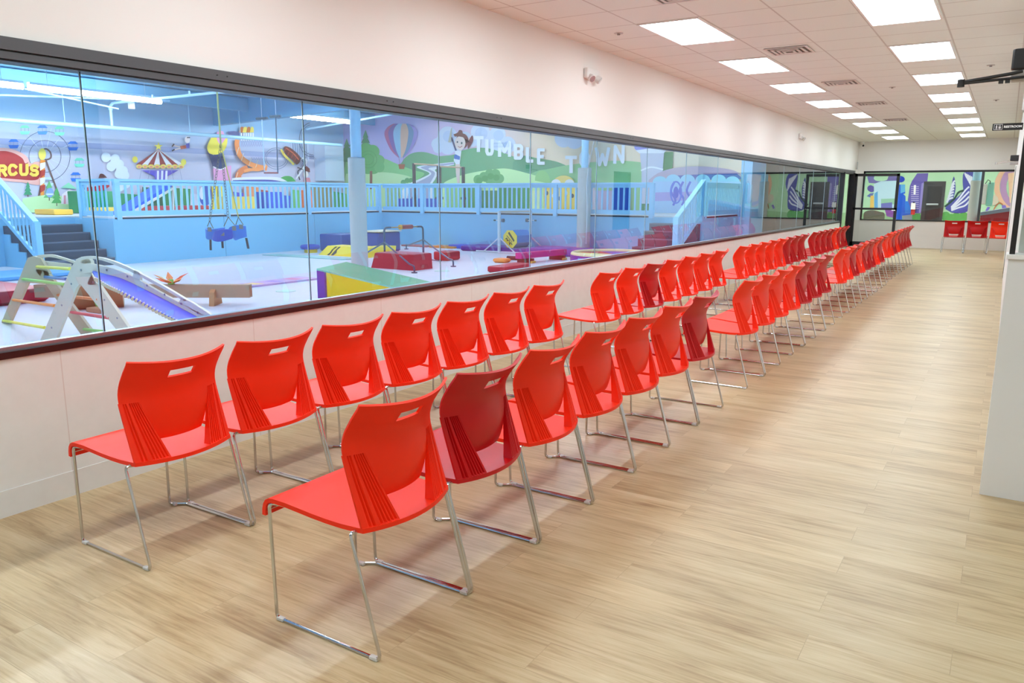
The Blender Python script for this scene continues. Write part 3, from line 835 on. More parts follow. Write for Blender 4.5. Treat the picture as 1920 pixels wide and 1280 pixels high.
for f_ in (.18, .3, .55): 
    q = qa.lerp(qb, f_); a.tube([q, q + Vector((0, 0, .10))], .022, pm, 8)
a.build('sprinkler_heads', t)
t = thing('cable_conduit', (-19, 10, 3.6), 'thin pale conduit and brace under the gym ceiling at the upper left', 'conduit')
MB().tube([on_x(-30, 177, -19), on_x(318, 189, -19)], .022, pm, 8).build('conduit_run', t)
MB().tube([on_x(46, 166, -18.6), on_x(222, 204, -18.6)], .018, pm, 8).build('brace_rod', t)
q = on_x(246, 192, -19); MB().bbox(q.x - .05, q.x + .05, q.y - .07, q.y + .07, q.z - .16, q.z, WHITE, .01).build('junction_box', t)
t = thing('sprinkler_pipe', (-14, 18, 3.7), 'pale blue sprinkler branch pipe behind the grey column', 'pipe')
qa = on_y(575, 242, 19.0); qb = on_y(735, 214, 19.0)
MB().tube([qa, qb], .032, pm, 10).build('branch_pipe', t)
t = thing('hvac_unit', (-20.3, 20.2, 2.2), 'pale blue ductwork box on the wall left of the grey column', 'duct')
MB().box(XL + .02, XL + .55, 20.0, 20.9, 2.0, 3.3, mat((206, 222, 240), .6)).build('duct_box', t)
a = MB(); 
for k in range(7): a.box(XL + .02, XL + .06, 19.0 + .1 * k, 19.04 + .1 * k, 2.7, 3.3, mat((150, 170, 200), .6))
a.box(XL + .015, XL + .03, 18.95, 19.75, 2.65, 3.35, mat((200, 214, 236), .6)); a.build('vent_grille', t)

# ================================================================== MURALS
class Mural:
    """flat painted motifs on one wall plane; motif points are read off the wall"""
    def __init__(s, root, axis, val, sgn):
        s.root = root; s.axis = axis; s.val = val; s.sgn = sgn; s.k = 0; s.mb = MB()
    def P(s, px, py):
        f_ = on_x if s.axis == 'x' else on_y
        q = f_(px, py, s.val)
        e = s.sgn * (.003 + .0004 * s.k)
        if s.axis == 'x': q.x += e
        else: q.y += e
        return q
    def poly(s, col, pts):
        s.k += 1
        s.mb.add([s.P(*p) for p in pts], [tuple(range(len(pts)))], mat(col, .7)); return s
    def disc(s, col, cx, cy, rx, ry=None, n=24):
        ry = ry or rx
        return s.poly(col, [(cx + rx * math.cos(2 * pi * i / n), cy + ry * math.sin(2 * pi * i / n)) for i in range(n)])
    def ring(s, col, cx, cy, r, w_, n=40, a0=0, a1=2 * pi, ry=None):
        ry = ry or r
        return s.line(col, [(cx + r * math.cos(a0 + (a1 - a0) * i / n), cy + ry * math.sin(a0 + (a1 - a0) * i / n)) for i in range(n + 1)], w_)
    def line(s, col, pts, w_):
        s.k += 1; V = []; n = len(pts); ma = mat(col, .7)
        for i, (x, y) in enumerate(pts):
            a = pts[max(0, i - 1)]; b_ = pts[min(n - 1, i + 1)]
            dx, dy = b_[0] - a[0], b_[1] - a[1]; l = math.hypot(dx, dy) or 1
            nx, ny = -dy / l * w_ / 2, dx / l * w_ / 2
            V += [s.P(x + nx, y + ny), s.P(x - nx, y - ny)]
        s.mb.add(V, [(2 * i, 2 * i + 1, 2 * i + 3, 2 * i + 2) for i in range(n - 1)], ma); return s
    def part(s, name):
        o = s.mb.build(name, s.root, recalc=False); s.mb = MB(); return o
def curve(pts, n=8):
    """smooth curve through points"""
    P = [pts[0]] + list(pts) + [pts[-1]]; out = []
    for i in range(1, len(P) - 2):
        p0, p1, p2, p3 = P[i - 1], P[i], P[i + 1], P[i + 2]
        for k in range(n):
            t = k / n
            out.append(tuple(.5 * ((2 * p1[j]) + (-p0[j] + p2[j]) * t + (2 * p0[j] - 5 * p1[j] + 4 * p2[j] - p3[j]) * t * t + (-p0[j] + 3 * p1[j] - 3 * p2[j] + p3[j]) * t ** 3) for j in (0, 1)))
    out.append(tuple(pts[-1])); return out
def zf(ox, oy, s_): return lambda *pts: [(ox + x / s_, oy + y / s_) for x, y in pts]
GLY = {'T': [[(0, 0), (1, 0)], [(.5, 0), (.5, 1)]], 'U': [[(0, 0), (0, .8), (.2, 1), (.8, 1), (1, .8), (1, 0)]], 'M': [[(0, 1), (0, 0), (.5, .75), (1, 0), (1, 1)]],
       'B': [[(0, 0), (.75, 0), (1, .15), (1, .35), (.8, .5), (0, .5)], [(.8, .5), (1, .65), (1, .85), (.75, 1), (0, 1), (0, 0)]],
       'L': [[(0, 0), (0, 1), (1, 1)]], 'E': [[(1, 0), (0, 0), (0, 1), (1, 1)], [(0, .5), (.8, .5)]],
       'O': [[(.25, 0), (.75, 0), (1, .25), (1, .75), (.75, 1), (.25, 1), (0, .75), (0, .25), (.25, 0), (.5, 0)]],
       'W': [[(0, 0), (.25, 1), (.5, .35), (.75, 1), (1, 0)]], 'N': [[(0, 1), (0, 0), (1, 1), (1, 0)]],
       'C': [[(1, .15), (.75, 0), (.25, 0), (0, .25), (0, .75), (.25, 1), (.75, 1), (1, .85)]],
       'I': [[(.5, 0), (.5, 1)]], 'R': [[(0, 1), (0, 0), (.75, 0), (1, .15), (1, .35), (.75, .5), (0, .5)], [(.5, .5), (1, 1)]],
       'S': [[(1, .12), (.75, 0), (.25, 0), (0, .15), (0, .35), (.25, .5), (.75, .5), (1, .65), (1, .85), (.75, 1), (.25, 1), (0, .88)]]}
def letter(M, ch, x0, y0, x1, y1, col, w_, sk=0):
    h = w_ / 2
    for st in GLY[ch]:
        pts = [(x0 + h + (x1 - x0 - w_) * a + sk * (1 - b_), y0 + h + (y1 - y0 - w_) * b_) for a, b_ in st]
        # extend ends so strokes close square
        if len(pts) > 1:
            def ext(p, q):
                l = math.hypot(p[0] - q[0], p[1] - q[1]) or 1
                return (p[0] + (p[0] - q[0]) / l * h, p[1] + (p[1] - q[1]) / l * h)
            e0, e1 = ext(pts[0], pts[1]), ext(pts[-1], pts[-2]); pts[0] = e0; pts[-1] = e1
        for a, b_ in zip(pts[:-1], pts[1:]):
            M.line(col, [a, b_], w_)
        for q in pts[1:-1]: M.disc(col, q[0], q[1], h, n=10)

# ---- carnival mural on the left gym wall
r1_ = thing('wall_mural', (XL, 9, 1), 'carnival mural with ferris wheel, carousel and orange slide on the gym side wall', 'mural')
M1 = Mural(r1_, 'x', XL, 1)
sky1 = mat_sky('carnival_sky', [(0, (194, 202, 228)), (1, (208, 206, 226))], 1, -3, 21, (2.75, 3.6, (150, 196, 232)))
MB().add([(XL + .001, -3.4, PZ), (XL + .001, YF, PZ), (XL + .001, YF, ZG), (XL + .001, -3.4, ZG)], [(0, 1, 2, 3)], sky1).build('painted_sky', r1_)
M1.poly((150, 162, 200), [(-60, 256), (560, 288), (590, 291), (590, 299), (560, 297), (-60, 268)]); M1.part('painted_band')
cA = zf(0, 60, 4.571)
# ferris wheel
cx, cy = 84, 293
for i in range(14):
    a = 2 * pi * i / 14; M1.line((214, 226, 240), [(cx + 4 * math.cos(a), cy + 4 * math.sin(a)), (cx + 54 * math.cos(a), cy + 54 * math.sin(a))], .8)
M1.ring((92, 100, 130), cx, cy, 47, 1.0); M1.ring((92, 100, 130), cx, cy, 30, 1.0)
for gx, gy, c in [(46, 243, (130, 222, 190)), (79, 243, (84, 146, 224)), (111, 245, (130, 222, 190)), (25, 269, (36, 106, 200)), (136, 273, (36, 106, 200)), (148, 304, (120, 214, 190)), (141, 331, (36, 116, 216)), (90, 340, (200, 226, 240))]:
    M1.poly(c, [(gx - 10, gy - 3), (gx - 5, gy - 8), (gx + 5, gy - 8), (gx + 10, gy - 3)])
    for q in (-7, 0, 7): M1.line((120, 140, 170), [(gx + q, gy - 3), (gx + q, gy + 4)], .6)
    M1.poly(tuple(min(255, int(v * 1.08)) for v in c), [(gx - 10, gy + 3), (gx + 10, gy + 3), (gx + 7, gy + 9), (gx - 7, gy + 9)])
M1.line((112, 84, 84), curve([(74, 286), (84, 279), (93, 285), (94, 296), (84, 300)]), 3)
M1.line((112, 84, 84), [(84, 298), (113, 376)], 3.4); M1.line((112, 84, 84), [(84, 298), (70, 376)], 2.6)
M1.part('painted_ferris_wheel')
# circus sign
M1.poly((236, 178, 168), curve([(-30, 283), (0, 277), (26, 281), (48, 292), (56, 306), (66, 303), (76, 308), (76, 345), (40, 342), (-30, 336)], 5))
M1.poly((176, 40, 48), curve([(-30, 290), (0, 283), (22, 286), (40, 296), (46, 306), (52, 304), (48, 312), (72, 312), (70, 336), (30, 336), (-30, 330)], 5))
for ch, x0, x1, dy in (('C', -45, -27, 0), ('I', -24, -14, 0), ('R', -6, 12, 1), ('C', 13, 31, 0), ('U', 34, 52, 0), ('S', 54, 71, 1)):
    letter(M1, ch, x0, 307 + dy, x1, 330 + dy, (240, 206, 84), 6)
M1.part('painted_circus_sign')
M1.poly((238, 150, 60), [(73, 300), (83, 300), (81, 345), (80, 385), (74, 385), (74, 340)])
for k in range(4): M1.poly([(240, 238, 236), (178, 52, 44)][k % 2], [(73, 306 + 14 * k), (83, 304 + 14 * k), (82, 314 + 14 * k), (73, 320 + 14 * k)])
M1.disc((240, 224, 100), 77, 289, 7, 11); M1.part('painted_torch')
# trees, tents, light ground
M1.poly((196, 232, 176), [(40, 398), (40, 372), (90, 364), (140, 372), (140, 400)])
for tx, ty, s_, c in ((50, 340, 26, (60, 150, 110)), (90, 338, 34, (112, 190, 120)), (104, 350, 32, (84, 172, 96))):
    for q in range(3): M1.poly(c, [(tx, ty + q * s_ * .25), (tx - s_ * (.16 + .08 * q), ty + s_ * (.42 + .27 * q)), (tx + s_ * (.16 + .08 * q), ty + s_ * (.42 + .27 * q))])
    M1.line((90, 70, 60), [(tx, ty + s_ * .95), (tx, ty + s_ * 1.12)], 1.6)
M1.disc((132, 168, 228), 91, 361, 7, 9); M1.line((220, 236, 250), [(84, 364), (98, 364)], 3)
M1.poly((240, 232, 240), [(112, 382), (114, 364), (128, 354), (150, 368), (150, 384)])
for q in range(3): M1.poly((222, 150, 172), [(117 + 9 * q, 366), (121 + 9 * q, 366), (121 + 9 * q, 382), (117 + 9 * q, 382)])
M1.poly((150, 224, 190), [(112, 352), (126, 342), (142, 354)]); M1.part('painted_trees_and_tent')
for x, y, r in ((196, 295, 9), (213, 298, 9), (206, 312, 9), (221, 308, 9), (214, 305, 10), (228, 320, 9), (221, 326, 9), (231, 329, 9), (224, 318, 9), (222, 350, 9), (234, 346, 7)): M1.disc((228, 240, 250), x, y, r)
M1.part('painted_cloud')
# carousel
rx = [(252 + i * 11.3, 309) for i in range(9)]
for i in range(8): M1.poly([(150, 48, 52), (238, 236, 240)][i % 2], [(294, 280), rx[i], rx[i + 1]])
for i in range(8): M1.disc((244, 214, 96), 258 + i * 11.2, 312, 5.6, 4); M1.disc((230, 150, 120), 258 + i * 11.2, 313, 3.2, 2.2)
M1.disc((238, 220, 80), 250, 299, 5, 6); M1.disc((238, 220, 80), 341, 304, 5, 6)
M1.poly((240, 222, 90), [(294, 266), (296, 272), (302, 272), (297, 276), (299, 282), (294, 278), (289, 282), (291, 276), (286, 272), (292, 272)])
M1.poly((86, 76, 190), [(262, 319), (332, 319), (308, 332), (306, 336), (288, 336), (286, 330)])
for i in range(6): M1.poly([(104, 96, 198), (238, 238, 248)][i % 2], [(287 + i * 4, 320), (291 + i * 4, 320), (290.5 + i * 3.4, 380), (287.5 + i * 3.4, 380)])
for x in (262, 278, 318, 334): M1.line((150, 160, 196), [(x, 318), (x - 4 + 8 * (x > 300), 338)], .8)
M1.part('painted_carousel')
M1.poly((198, 96, 70), [(334, 274), (346, 272), (346, 278), (336, 280)]); M1.poly((96, 100, 190), [(345, 270), (352, 268), (352, 278), (346, 278)])
M1.disc((238, 226, 226), 348, 262, 5, 6); M1.line((60, 60, 80), [(347, 258), (353, 258)], 2); M1.line((236, 214, 200), [(320, 272), (334, 276)], 2); M1.line((236, 214, 200), [(322, 281), (335, 278)], 2); M1.line((50, 50, 60), [(319, 275), (323, 270)], 2.5); M1.line((50, 50, 60), [(319, 283), (324, 280)], 2.5)
M1.part('painted_acrobat')
# big drink-like slide figure
cB = zf(360, 120, 5.565)
M1.poly((240, 168, 212), cB((200, 1090), (390, 1060), (390, 1215), (210, 1215)))
M1.poly((28, 58, 112), cB((140, 900), (200, 950), (300, 930), (340, 1060), (300, 1100), (200, 1080)))
M1.poly((246, 226, 78), curve(cB((180, 770), (140, 860), (160, 930), (240, 945), (310, 910), (345, 840), (345, 770), (290, 820), (250, 800), (240, 770), (180, 770)), 5))
M1.poly((244, 172, 214), curve(cB((240, 710), (300, 700), (330, 740), (440, 720), (400, 740), (340, 770), (280, 840), (240, 790)), 4))
M1.line((245, 245, 250), curve(cB((200, 1070), (270, 1100), (330, 1080))), 2)
for k in range(3): M1.poly((248, 222, 64) if k % 2 == 0 else (250, 226, 80), [(394 + 12 * k, 341), (404 + 12 * k, 341), (404 + 12 * k, 392), (394 + 12 * k, 392)])
M1.part('painted_slide_tower')
M1.poly((78, 88, 140), cB((355, 705), (420, 700), (530, 720), (530, 752), (440, 745), (360, 738)))
for i in range(4): M1.poly([(196, 108, 40), (250, 226, 100)][i % 2], curve(cB((470 + 38 * i, 715), (480 + 38 * i, 668), (505 + 34 * i, 655), (520 + 34 * i, 668), (510 + 38 * i, 715)), 4))
for i in range(6): M1.poly((244, 246, 250), cB((490 + 24 * i, 720), (504 + 24 * i, 720), (504 + 24 * i, 800), (490 + 24 * i, 800)))
for i in range(10): M1.line((156, 160, 206), cB((490 + 24 * i, 800), (512 + 24 * i, 860)), .7); M1.line((156, 160, 206), cB((512 + 24 * i, 800), (490 + 24 * i, 860)), .7)
for i in range(6): M1.line((156, 160, 206), cB((590 + 24 * i, 960), (612 + 24 * i, 1000)), .7); M1.line((156, 160, 206), cB((612 + 24 * i, 960), (590 + 24 * i, 1000)), .7)
M1.line((244, 150, 86), curve(cB((450, 790), (445, 850), (480, 960), (560, 1030), (660, 1070), (760, 1090)), 6), 9)
M1.line((226, 128, 76), curve(cB((560, 1080), (500, 1110), (460, 1160), (470, 1200), (540, 1225)), 6), 11)
M1.line((246, 158, 96), curve(cB((760, 1060), (680, 1100), (600, 1100), (520, 1120)), 6), 6)
for x, y, dx, dy in ((450, 910, 50, -12), (500, 970, 30, -35), (580, 1020, 15, -55), (650, 1040, 8, -50), (740, 1060, -5, -60), (440, 1170, 50, 20)): M1.line((240, 222, 196), cB((x, y), (x + dx, y + dy + 70)) if False else cB((x - 10, y + 40), (x + 15, y - 40)), 1.1)
M1.part('painted_orange_slide')
M1.ring((112, 128, 162), 514, 297, 19, .9, ry=16); M1.ring((112, 128, 162), 514, 297, 22, .9, ry=20)
M1.ring((92, 104, 134), 580, 262, 23, 1.2, a0=pi * .45, a1=pi * 1.45, ry=32); M1.ring((92, 104, 134), 580, 262, 20, .8, a0=pi * .45, a1=pi * 1.45, ry=28)
M1.line((128, 140, 176), [(560, 312), (574, 286), (590, 300)], .9)
M1.poly((104, 44, 42), curve(cB((930, 880), (950, 858), (1010, 880), (1090, 950), (1110, 1000), (1070, 1050), (1020, 1000), (960, 940)), 4))
M1.line((240, 212, 90), curve(cB((905, 890), (940, 950), (1000, 1010), (1040, 1050))), 4); M1.line((220, 100, 60), curve(cB((960, 880), (1030, 930), (1090, 1000))), 2)
for i in range(4): M1.line((170, 70, 60), cB((960 + 36 * i, 870 + 30 * i), (935 + 36 * i, 930 + 30 * i)), 1.2)
M1.part('painted_roller_coaster')
M1.disc((240, 226, 220), 569, 327, 5, 6); M1.poly((120, 60, 56), [(565, 316), (570, 311), (576, 316), (577, 323), (566, 320)]); M1.line((60, 64, 80), curve(cB((1100, 980), (1140, 1000), (1130, 1080), (1080, 1120), (1100, 1210))), 2.2)
M1.line((236, 236, 240), curve(cB((1120, 980), (1170, 1010), (1140, 1080), (1060, 1200))), 3); M1.line((60, 64, 80), cB((1075, 1080), (1130, 1100)), 2); M1.line((60, 64, 80), cB((1120, 1000), (1160, 1060)), 1.5); M1.poly((222, 140, 150), [(566, 333), (576, 333), (578, 341), (565, 341)])
M1.part('painted_rider')
M1.poly((70, 168, 88), curve(cB((880, 1200), (940, 1170), (1010, 1175), (1060, 1225)), 4) + cB((880, 1230)))
M1.poly((236, 238, 246), curve(cB((390, 1190), (560, 1178), (820, 1178), (900, 1190), (970, 1225)), 4) + cB((390, 1225)))
M1.poly((78, 84, 168), curve(cB((400, 1212), (600, 1206), (800, 1208), (920, 1226)), 4) + cB((400, 1230)))
M1.poly((110, 66, 62), curve([(180, 334), (183, 326), (190, 327), (196, 333)], 4)); M1.part('painted_ground')
# low painted colours seen between the balusters
low = [(150, 158, (236, 236, 240)), (158, 172, (150, 52, 58)), (172, 182, (50, 96, 200)), (182, 192, (40, 120, 90)), (192, 222, (28, 140, 84)), (222, 262, (30, 150, 96)), (262, 300, (22, 96, 64)), (300, 352, (44, 140, 80)), (352, 392, (214, 220, 240)),
       (432, 452, (92, 92, 200)), (452, 480, (236, 150, 100)), (480, 500, (176, 66, 60)), (500, 540, (58, 98, 210)), (540, 575, (120, 200, 120)), (575, 620, (156, 150, 110)), (620, 640, (80, 170, 100)), (640, 662, (110, 190, 120))]
for i, (a, b_, c) in enumerate(low):
    top = 356 + 8 * math.sin(i * 1.7); M1.poly(c, [(a, top), (b_, top + 3), (b_, 402), (a, 402)])
M1.poly((196, 40, 50), [(152, 352), (168, 350), (200, 345), (200, 350), (180, 362), (158, 366)])
M1.disc((60, 96, 190), 380, 366, 12, 20); M1.disc((240, 242, 250), 374, 362, 5, 12)
M1.part('painted_foreground')

# ---- hills and TUMBLE TOWN mural on the far gym wall
r2_ = thing('wall_mural', (-13, YF, 1), 'painted hills mural with hot air balloon and TUMBLE TOWN lettering on the far gym wall', 'mural')
M2 = Mural(r2_, 'y', YF, -1)
sky2 = mat_sky('sunset_sky', [(0, (184, 186, 238)), (1, (246, 230, 202)), (.26, (206, 190, 232)), (.48, (236, 208, 210)), (.62, (242, 218, 188))], 0, XL, -7)
MB().add([(XL, YF - .001, PZ), (-6.2, YF - .001, PZ), (-6.2, YF - .001, ZG), (XL, YF - .001, ZG)], [(0, 1, 2, 3)], sky2).build('painted_sky', r2_)
c5 = zf(660, 200, 5.565); c7 = zf(980, 220, 5.565); c9 = zf(1180, 320, 7.385); c8 = zf(1280, 270, 5.565)
for x, y, r in ((1000, 300, 95), (890, 390, 62), (940, 350, 60), (1000, 420, 80), (900, 430, 55), (1100, 400, 80), (1180, 330, 70), (1340, 270, 100), (1260, 360, 60), (1520, 290, 85), (1440, 330, 80), (1620, 400, 90), (1500, 400, 90), (1400, 390, 90)):
    q = c5((x, y))[0]; M2.disc((216, 224, 240), q[0], q[1], r / 5.565)
for x, y, r in ((1350, 280, 66), (1530, 300, 54), (1010, 310, 60), (1630, 410, 52)):
    q = c5((x, y))[0]; M2.disc((198, 212, 236), q[0], q[1], r / 5.565)
for x, y, r in ((430, 220, 95), (540, 230, 100), (480, 170, 100), (680, 190, 60), (620, 180, 70)):
    q = c7((x, y))[0]; M2.disc((212, 222, 240), q[0], q[1], r / 5.565)
M2.disc((172, 160, 226), 1118, 258, 16, 6)
M2.part('painted_clouds')
H = (1892, 570)
M2.poly((112, 172, 126), curve(c5((-90, 430), (120, 480), (330, 545), (480, 610), (560, 530), (640, 482), (760, 474), (900, 512), (960, 512), (1060, 500), (1170, 452), (1300, 430), (1450, 440), (1690, 520), (1892, 600), (2000, 640), (2240, 640)), 5) + [(1062, 420), (640, 420)])
M2.poly((98, 160, 120), curve(c7((-100, 470), (0, 400), (150, 425), (330, 455), (440, 495), (560, 560)), 4) + [(1080, 420), (960, 420)])
M2.poly((138, 198, 138), curve(c7((-30, 640), (150, 560), (260, 540), (430, 505), (700, 470), (990, 452), (1240, 470), (1400, 520)), 5) + [(1232, 420), (975, 420)])
M2.poly((146, 212, 140), curve(c5((-60, 560), (200, 560), (330, 540), (480, 600), (640, 660), (760, 700), (640, 790)), 4) + [(700, 420), (630, 420)])
M2.poly((206, 240, 180), curve(c5((-60, 700), (160, 684), (340, 684), (480, 700), (620, 735), (700, 800)), 4) + [(790, 420), (630, 420)])
M2.poly((206, 242, 178), curve(c5((930, 830), (1000, 770), (1200, 700), (1500, 650), (1650, 650), (1892, 710), (2060, 760)), 5) + [(1045, 420), (820, 420)])
M2.poly((150, 206, 130), curve(c7((130, 660), (140, 600), (180, 560), (240, 565), (280, 620), (285, 690)), 5))
M2.part('painted_hills')
def blob(M, col, pts, r):
    for x, y in pts: M.disc(col, x, y, r)
blob(M2, (110, 176, 112), c5((1320, 760), (1380, 730), (1440, 700), (1500, 700), (1540, 750), (1440, 760), (1500, 770)), 9)
blob(M2, (92, 160, 96), c5((1330, 770), (1390, 750), (1450, 725), (1510, 740)), 6)
blob(M2, (106, 172, 112), c5((540, 790), (580, 770), (620, 770)), 5)
M2.part('painted_bushes')
# road
M2.poly((240, 244, 246), curve(c5((600, 800), (760, 730), (810, 690), (690, 640), (700, 620), (850, 600), (980, 585), (1070, 575)), 4) + curve(c5((1070, 605), (920, 640), (870, 660), (895, 700), (870, 760), (840, 830), (880, 1060)), 4) + c5((500, 1060), (520, 880)))
M2.poly((176, 182, 206), curve(c5((660, 800), (790, 735), (830, 690), (730, 640), (740, 625), (860, 605), (1070, 580)), 4) + curve(c5((1070, 600), (900, 625), (800, 645), (870, 690), (830, 780), (800, 850), (850, 1060)), 4) + c5((560, 1060), (600, 860)))
M2.part('painted_road')
# trees
for tx, ty, s_, c in [(c5((145, 240))[0][0], c5((145, 240))[0][1], 44, (78, 146, 104)), (c5((25, 260))[0][0], c5((25, 260))[0][1], 50, (84, 152, 112)), (c5((-50, 330))[0][0], c5((-50, 330))[0][1], 44, (84, 152, 112))]:
    for q in range(4): M2.poly(c, [(tx, ty + q * s_ * .18), (tx - s_ * (.12 + .065 * q), ty + s_ * (.34 + .22 * q)), (tx + s_ * (.12 + .065 * q), ty + s_ * (.34 + .22 * q))])
blob(M2, (104, 184, 110), c5((90, 490), (150, 450), (220, 470), (250, 560), (90, 580), (160, 560), (170, 630), (100, 640), (230, 630)), 13)
blob(M2, (116, 192, 120), c5((290, 560), (290, 630)), 10)
q = c5((175, 550))[0]
M2.ring((92, 168, 100), q[0], q[1], 10, 1.1); M2.ring((92, 168, 100), q[0], q[1], 16, 1.1)
M2.line((146, 98, 84), c5((90, 680), (95, 880)), 4); M2.line((146, 98, 84), c5((205, 670), (205, 860)), 4.6)
M2.part('painted_trees')
# balloon
mid = [345, 385, 437, 512, 595, 650, 690]; topx = [440, 460, 490, 530, 570, 590, 600]; bot = [487, 494, 502, 516, 532, 542, 550]
for i, c in enumerate([(196, 108, 150), (140, 110, 176), (160, 206, 234), (236, 190, 166), (118, 152, 186), (164, 148, 210)]):
    L_ = curve([(topx[i], 178), ((mid[i] * 2 + topx[i]) / 3, 215), (mid[i], 290), ((mid[i] + bot[i]) / 2 + (mid[i] - bot[i]) * .08, 440), (bot[i], 530)], 5)
    R_ = curve([(topx[i + 1], 178), ((mid[i + 1] * 2 + topx[i + 1]) / 3, 215), (mid[i + 1], 290), ((mid[i + 1] + bot[i + 1]) / 2 + (mid[i + 1] - bot[i + 1]) * .08, 440), (bot[i + 1], 530)], 5)
    M2.poly(c, c5(*(L_ + R_[::-1])))
M2.line((120, 110, 120), c5((495, 530), (505, 600)), .6); M2.line((120, 110, 120), c5((545, 530), (535, 600)), .6)
M2.poly((182, 112, 84), c5((490, 600), (560, 600), (550, 650), (500, 650))); M2.part('painted_balloon')
# gymnast in a hat
M2.line((64, 70, 110), c5((1095, 470), (1045, 320)), 3); M2.line((226, 206, 196), c5((1130, 470), (1240, 320)), 2.6); M2.line((230, 205, 190), c5((1040, 330), (1020, 360)), 2.6)
M2.poly((196, 190, 170), c5((1010, 370), (1040, 230), (1050, 215), (1045, 300), (1040, 375)))
M2.poly((238, 240, 246), c5((1085, 460), (1150, 455), (1135, 560), (1130, 600), (1090, 600), (1068, 560), (1080, 500)))
M2.poly((70, 120, 196), c5((1070, 520), (1085, 495), (1135, 520), (1130, 555), (1075, 545)))
M2.poly((232, 208, 196), c5((1085, 600), (1135, 600), (1130, 800), (1105, 800), (1092, 700)))
q = c5((1135, 380))[0]; M2.disc((120, 66, 62), q[0] + 4, q[1] - 4, 12, 14); M2.disc((236, 216, 206), q[0], q[1], 10, 13)
M2.disc((60, 90, 90), q[0] + 3, q[1], 1.6, 2.2); M2.disc((60, 70, 80), q[0] - 5, q[1] - 2, 1.4, 1.8); M2.line((180, 70, 80), curve([(q[0] - 4, q[1] + 6), (q[0], q[1] + 8), (q[0] + 4, q[1] + 5)]), 1)
M2.poly((124, 78, 70), curve(c5((1065, 290), (1110, 270), (1125, 245), (1155, 250), (1165, 280), (1195, 300), (1180, 320), (1120, 310), (1080, 312)), 4))
M2.poly((118, 60, 60), curve(c5((1180, 330), (1205, 380), (1260, 300), (1270, 360), (1220, 440), (1215, 400)), 4))
M2.part('painted_gymnast')
# letters
lc = (240, 244, 250)
for ch, a, b_, c_x, d_, w_, sk in (('T', 889, 255, 908, 285, 6.5, 0), ('U', 911, 261, 927.5, 292, 6.2, 0), ('M', 935, 264, 960, 294, 6.2, 0), ('B', 965, 270, 983, 299.5, 6.2, 0), ('L', 987.5, 276, 1001.5, 305, 6.2, 0),
                              ('E', 1008.5, 278, 1023, 309, 6, 0), ('T', 1061.5, 292, 1083.5, 324.5, 6.6, 0), ('O', 1088, 283, 1108, 314, 6, 0), ('W', 1117, 276.5, 1146, 312, 6, 0), ('N', 1151.5, 272, 1172.5, 307, 6, 1)):
    letter(M2, ch, a, b_, c_x, d_, lc, w_, sk)
M2.part('painted_tumble_town_letters')
# sun, tower, wagon, low colours
M2.disc((240, 214, 120), *c7((440, 690))[0], 20, 15); M2.disc((238, 240, 246), *c7((360, 690))[0], 9, 8); M2.disc((238, 240, 246), *c7((500, 690))[0], 9, 8)
M2.part('painted_sun')
M2.poly((150, 150, 222), c7((1150, 200), (1530, 200), (1520, 330), (1470, 370), (1230, 370), (1180, 330)))
M2.poly((236, 240, 248), c7((1190, 345), (1330, 325), (1515, 335), (1480, 380), (1240, 385)))
M2.poly((196, 200, 218), c7((1235, 375), (1485, 375), (1470, 560), (1480, 900), (1250, 900), (1250, 560)))
M2.line((236, 240, 248), curve(c7((1245, 555), (1350, 520), (1475, 545))), 3)
M2.part('painted_tower')
M2.poly((186, 168, 190), curve(c9((280, 130), (400, 40), (560, -20), (760, -52), (1000, -60), (1260, -40), (1450, -5), (1560, 50)), 4) + c9((1560, 110), (280, 170)))
M2.poly((40, 74, 168), c9((600, 70), (900, 55), (1500, 40), (1560, 90), (1560, 120), (600, 130)))
for i, x in enumerate((440, 620, 820, 1030, 1250, 1440)):
    q = c9((x, 140 + (25 if i in (0, 5) else 0)))[0]; M2.disc((150, 214, 238), q[0], q[1], 14, 12)
M2.poly((166, 206, 240), c9((355, 150), (1560, 150), (1560, 600), (355, 600)))
M2.poly((168, 160, 222), c9((355, 300), (900, 290), (900, 410), (355, 420)))
for x in (640, 760, 860): M2.line((62, 92, 206), curve(c9((x, 150), (x - 50, 280), (x + 10, 400), (x - 20, 480))), 4)
q = c9((660, 300))[0]; M2.ring((70, 110, 214), q[0], q[1], 10, 3, ry=20); M2.disc((60, 84, 204), q[0], q[1], 5, 11)
M2.part('painted_wagon')
low2 = [(726, 750, (160, 200, 150)), (750, 822, (58, 90, 190)), (838, 870, (150, 206, 140)), (870, 905, (66, 146, 86)), (905, 935, (60, 130, 80)), (935, 965, (40, 140, 80)), (965, 1000, (52, 150, 84)), (1000, 1014, (224, 238, 180)), (1022, 1082, (242, 208, 90)), (1104, 1118, (196, 186, 200)), (1118, 1150, (170, 160, 190)), (1150, 1184, (24, 74, 170))]
for i, (a, b_, c) in enumerate(low2):
    top = (372 if c in ((58, 90, 190),) else 352 + 6 * math.sin(i * 2.1)); M2.poly(c, [(a, top), (b_, top), (b_, 402), (a, 402)])
for i, x in enumerate((1028, 1040, 1052, 1064, 1076)): M2.disc([(60, 60, 64), (240, 240, 240)][i % 2], x, 362 + 5 * (i % 3), 2.6, 4)
M2.part('painted_foreground')
# mural green, darkened to stand for a gap in the window reflection
tag(MB().box(-9.05, -8.15, YF - .05, YF - .02, PZ, 2.75, mat((16, 128, 76), .6)).build('green_reflection_gap', loc=(-8.6, YF - .03, PZ)), 'tall green mural patch, darkened for a gap in the window reflection, beside the pale painted tower', 'panel')

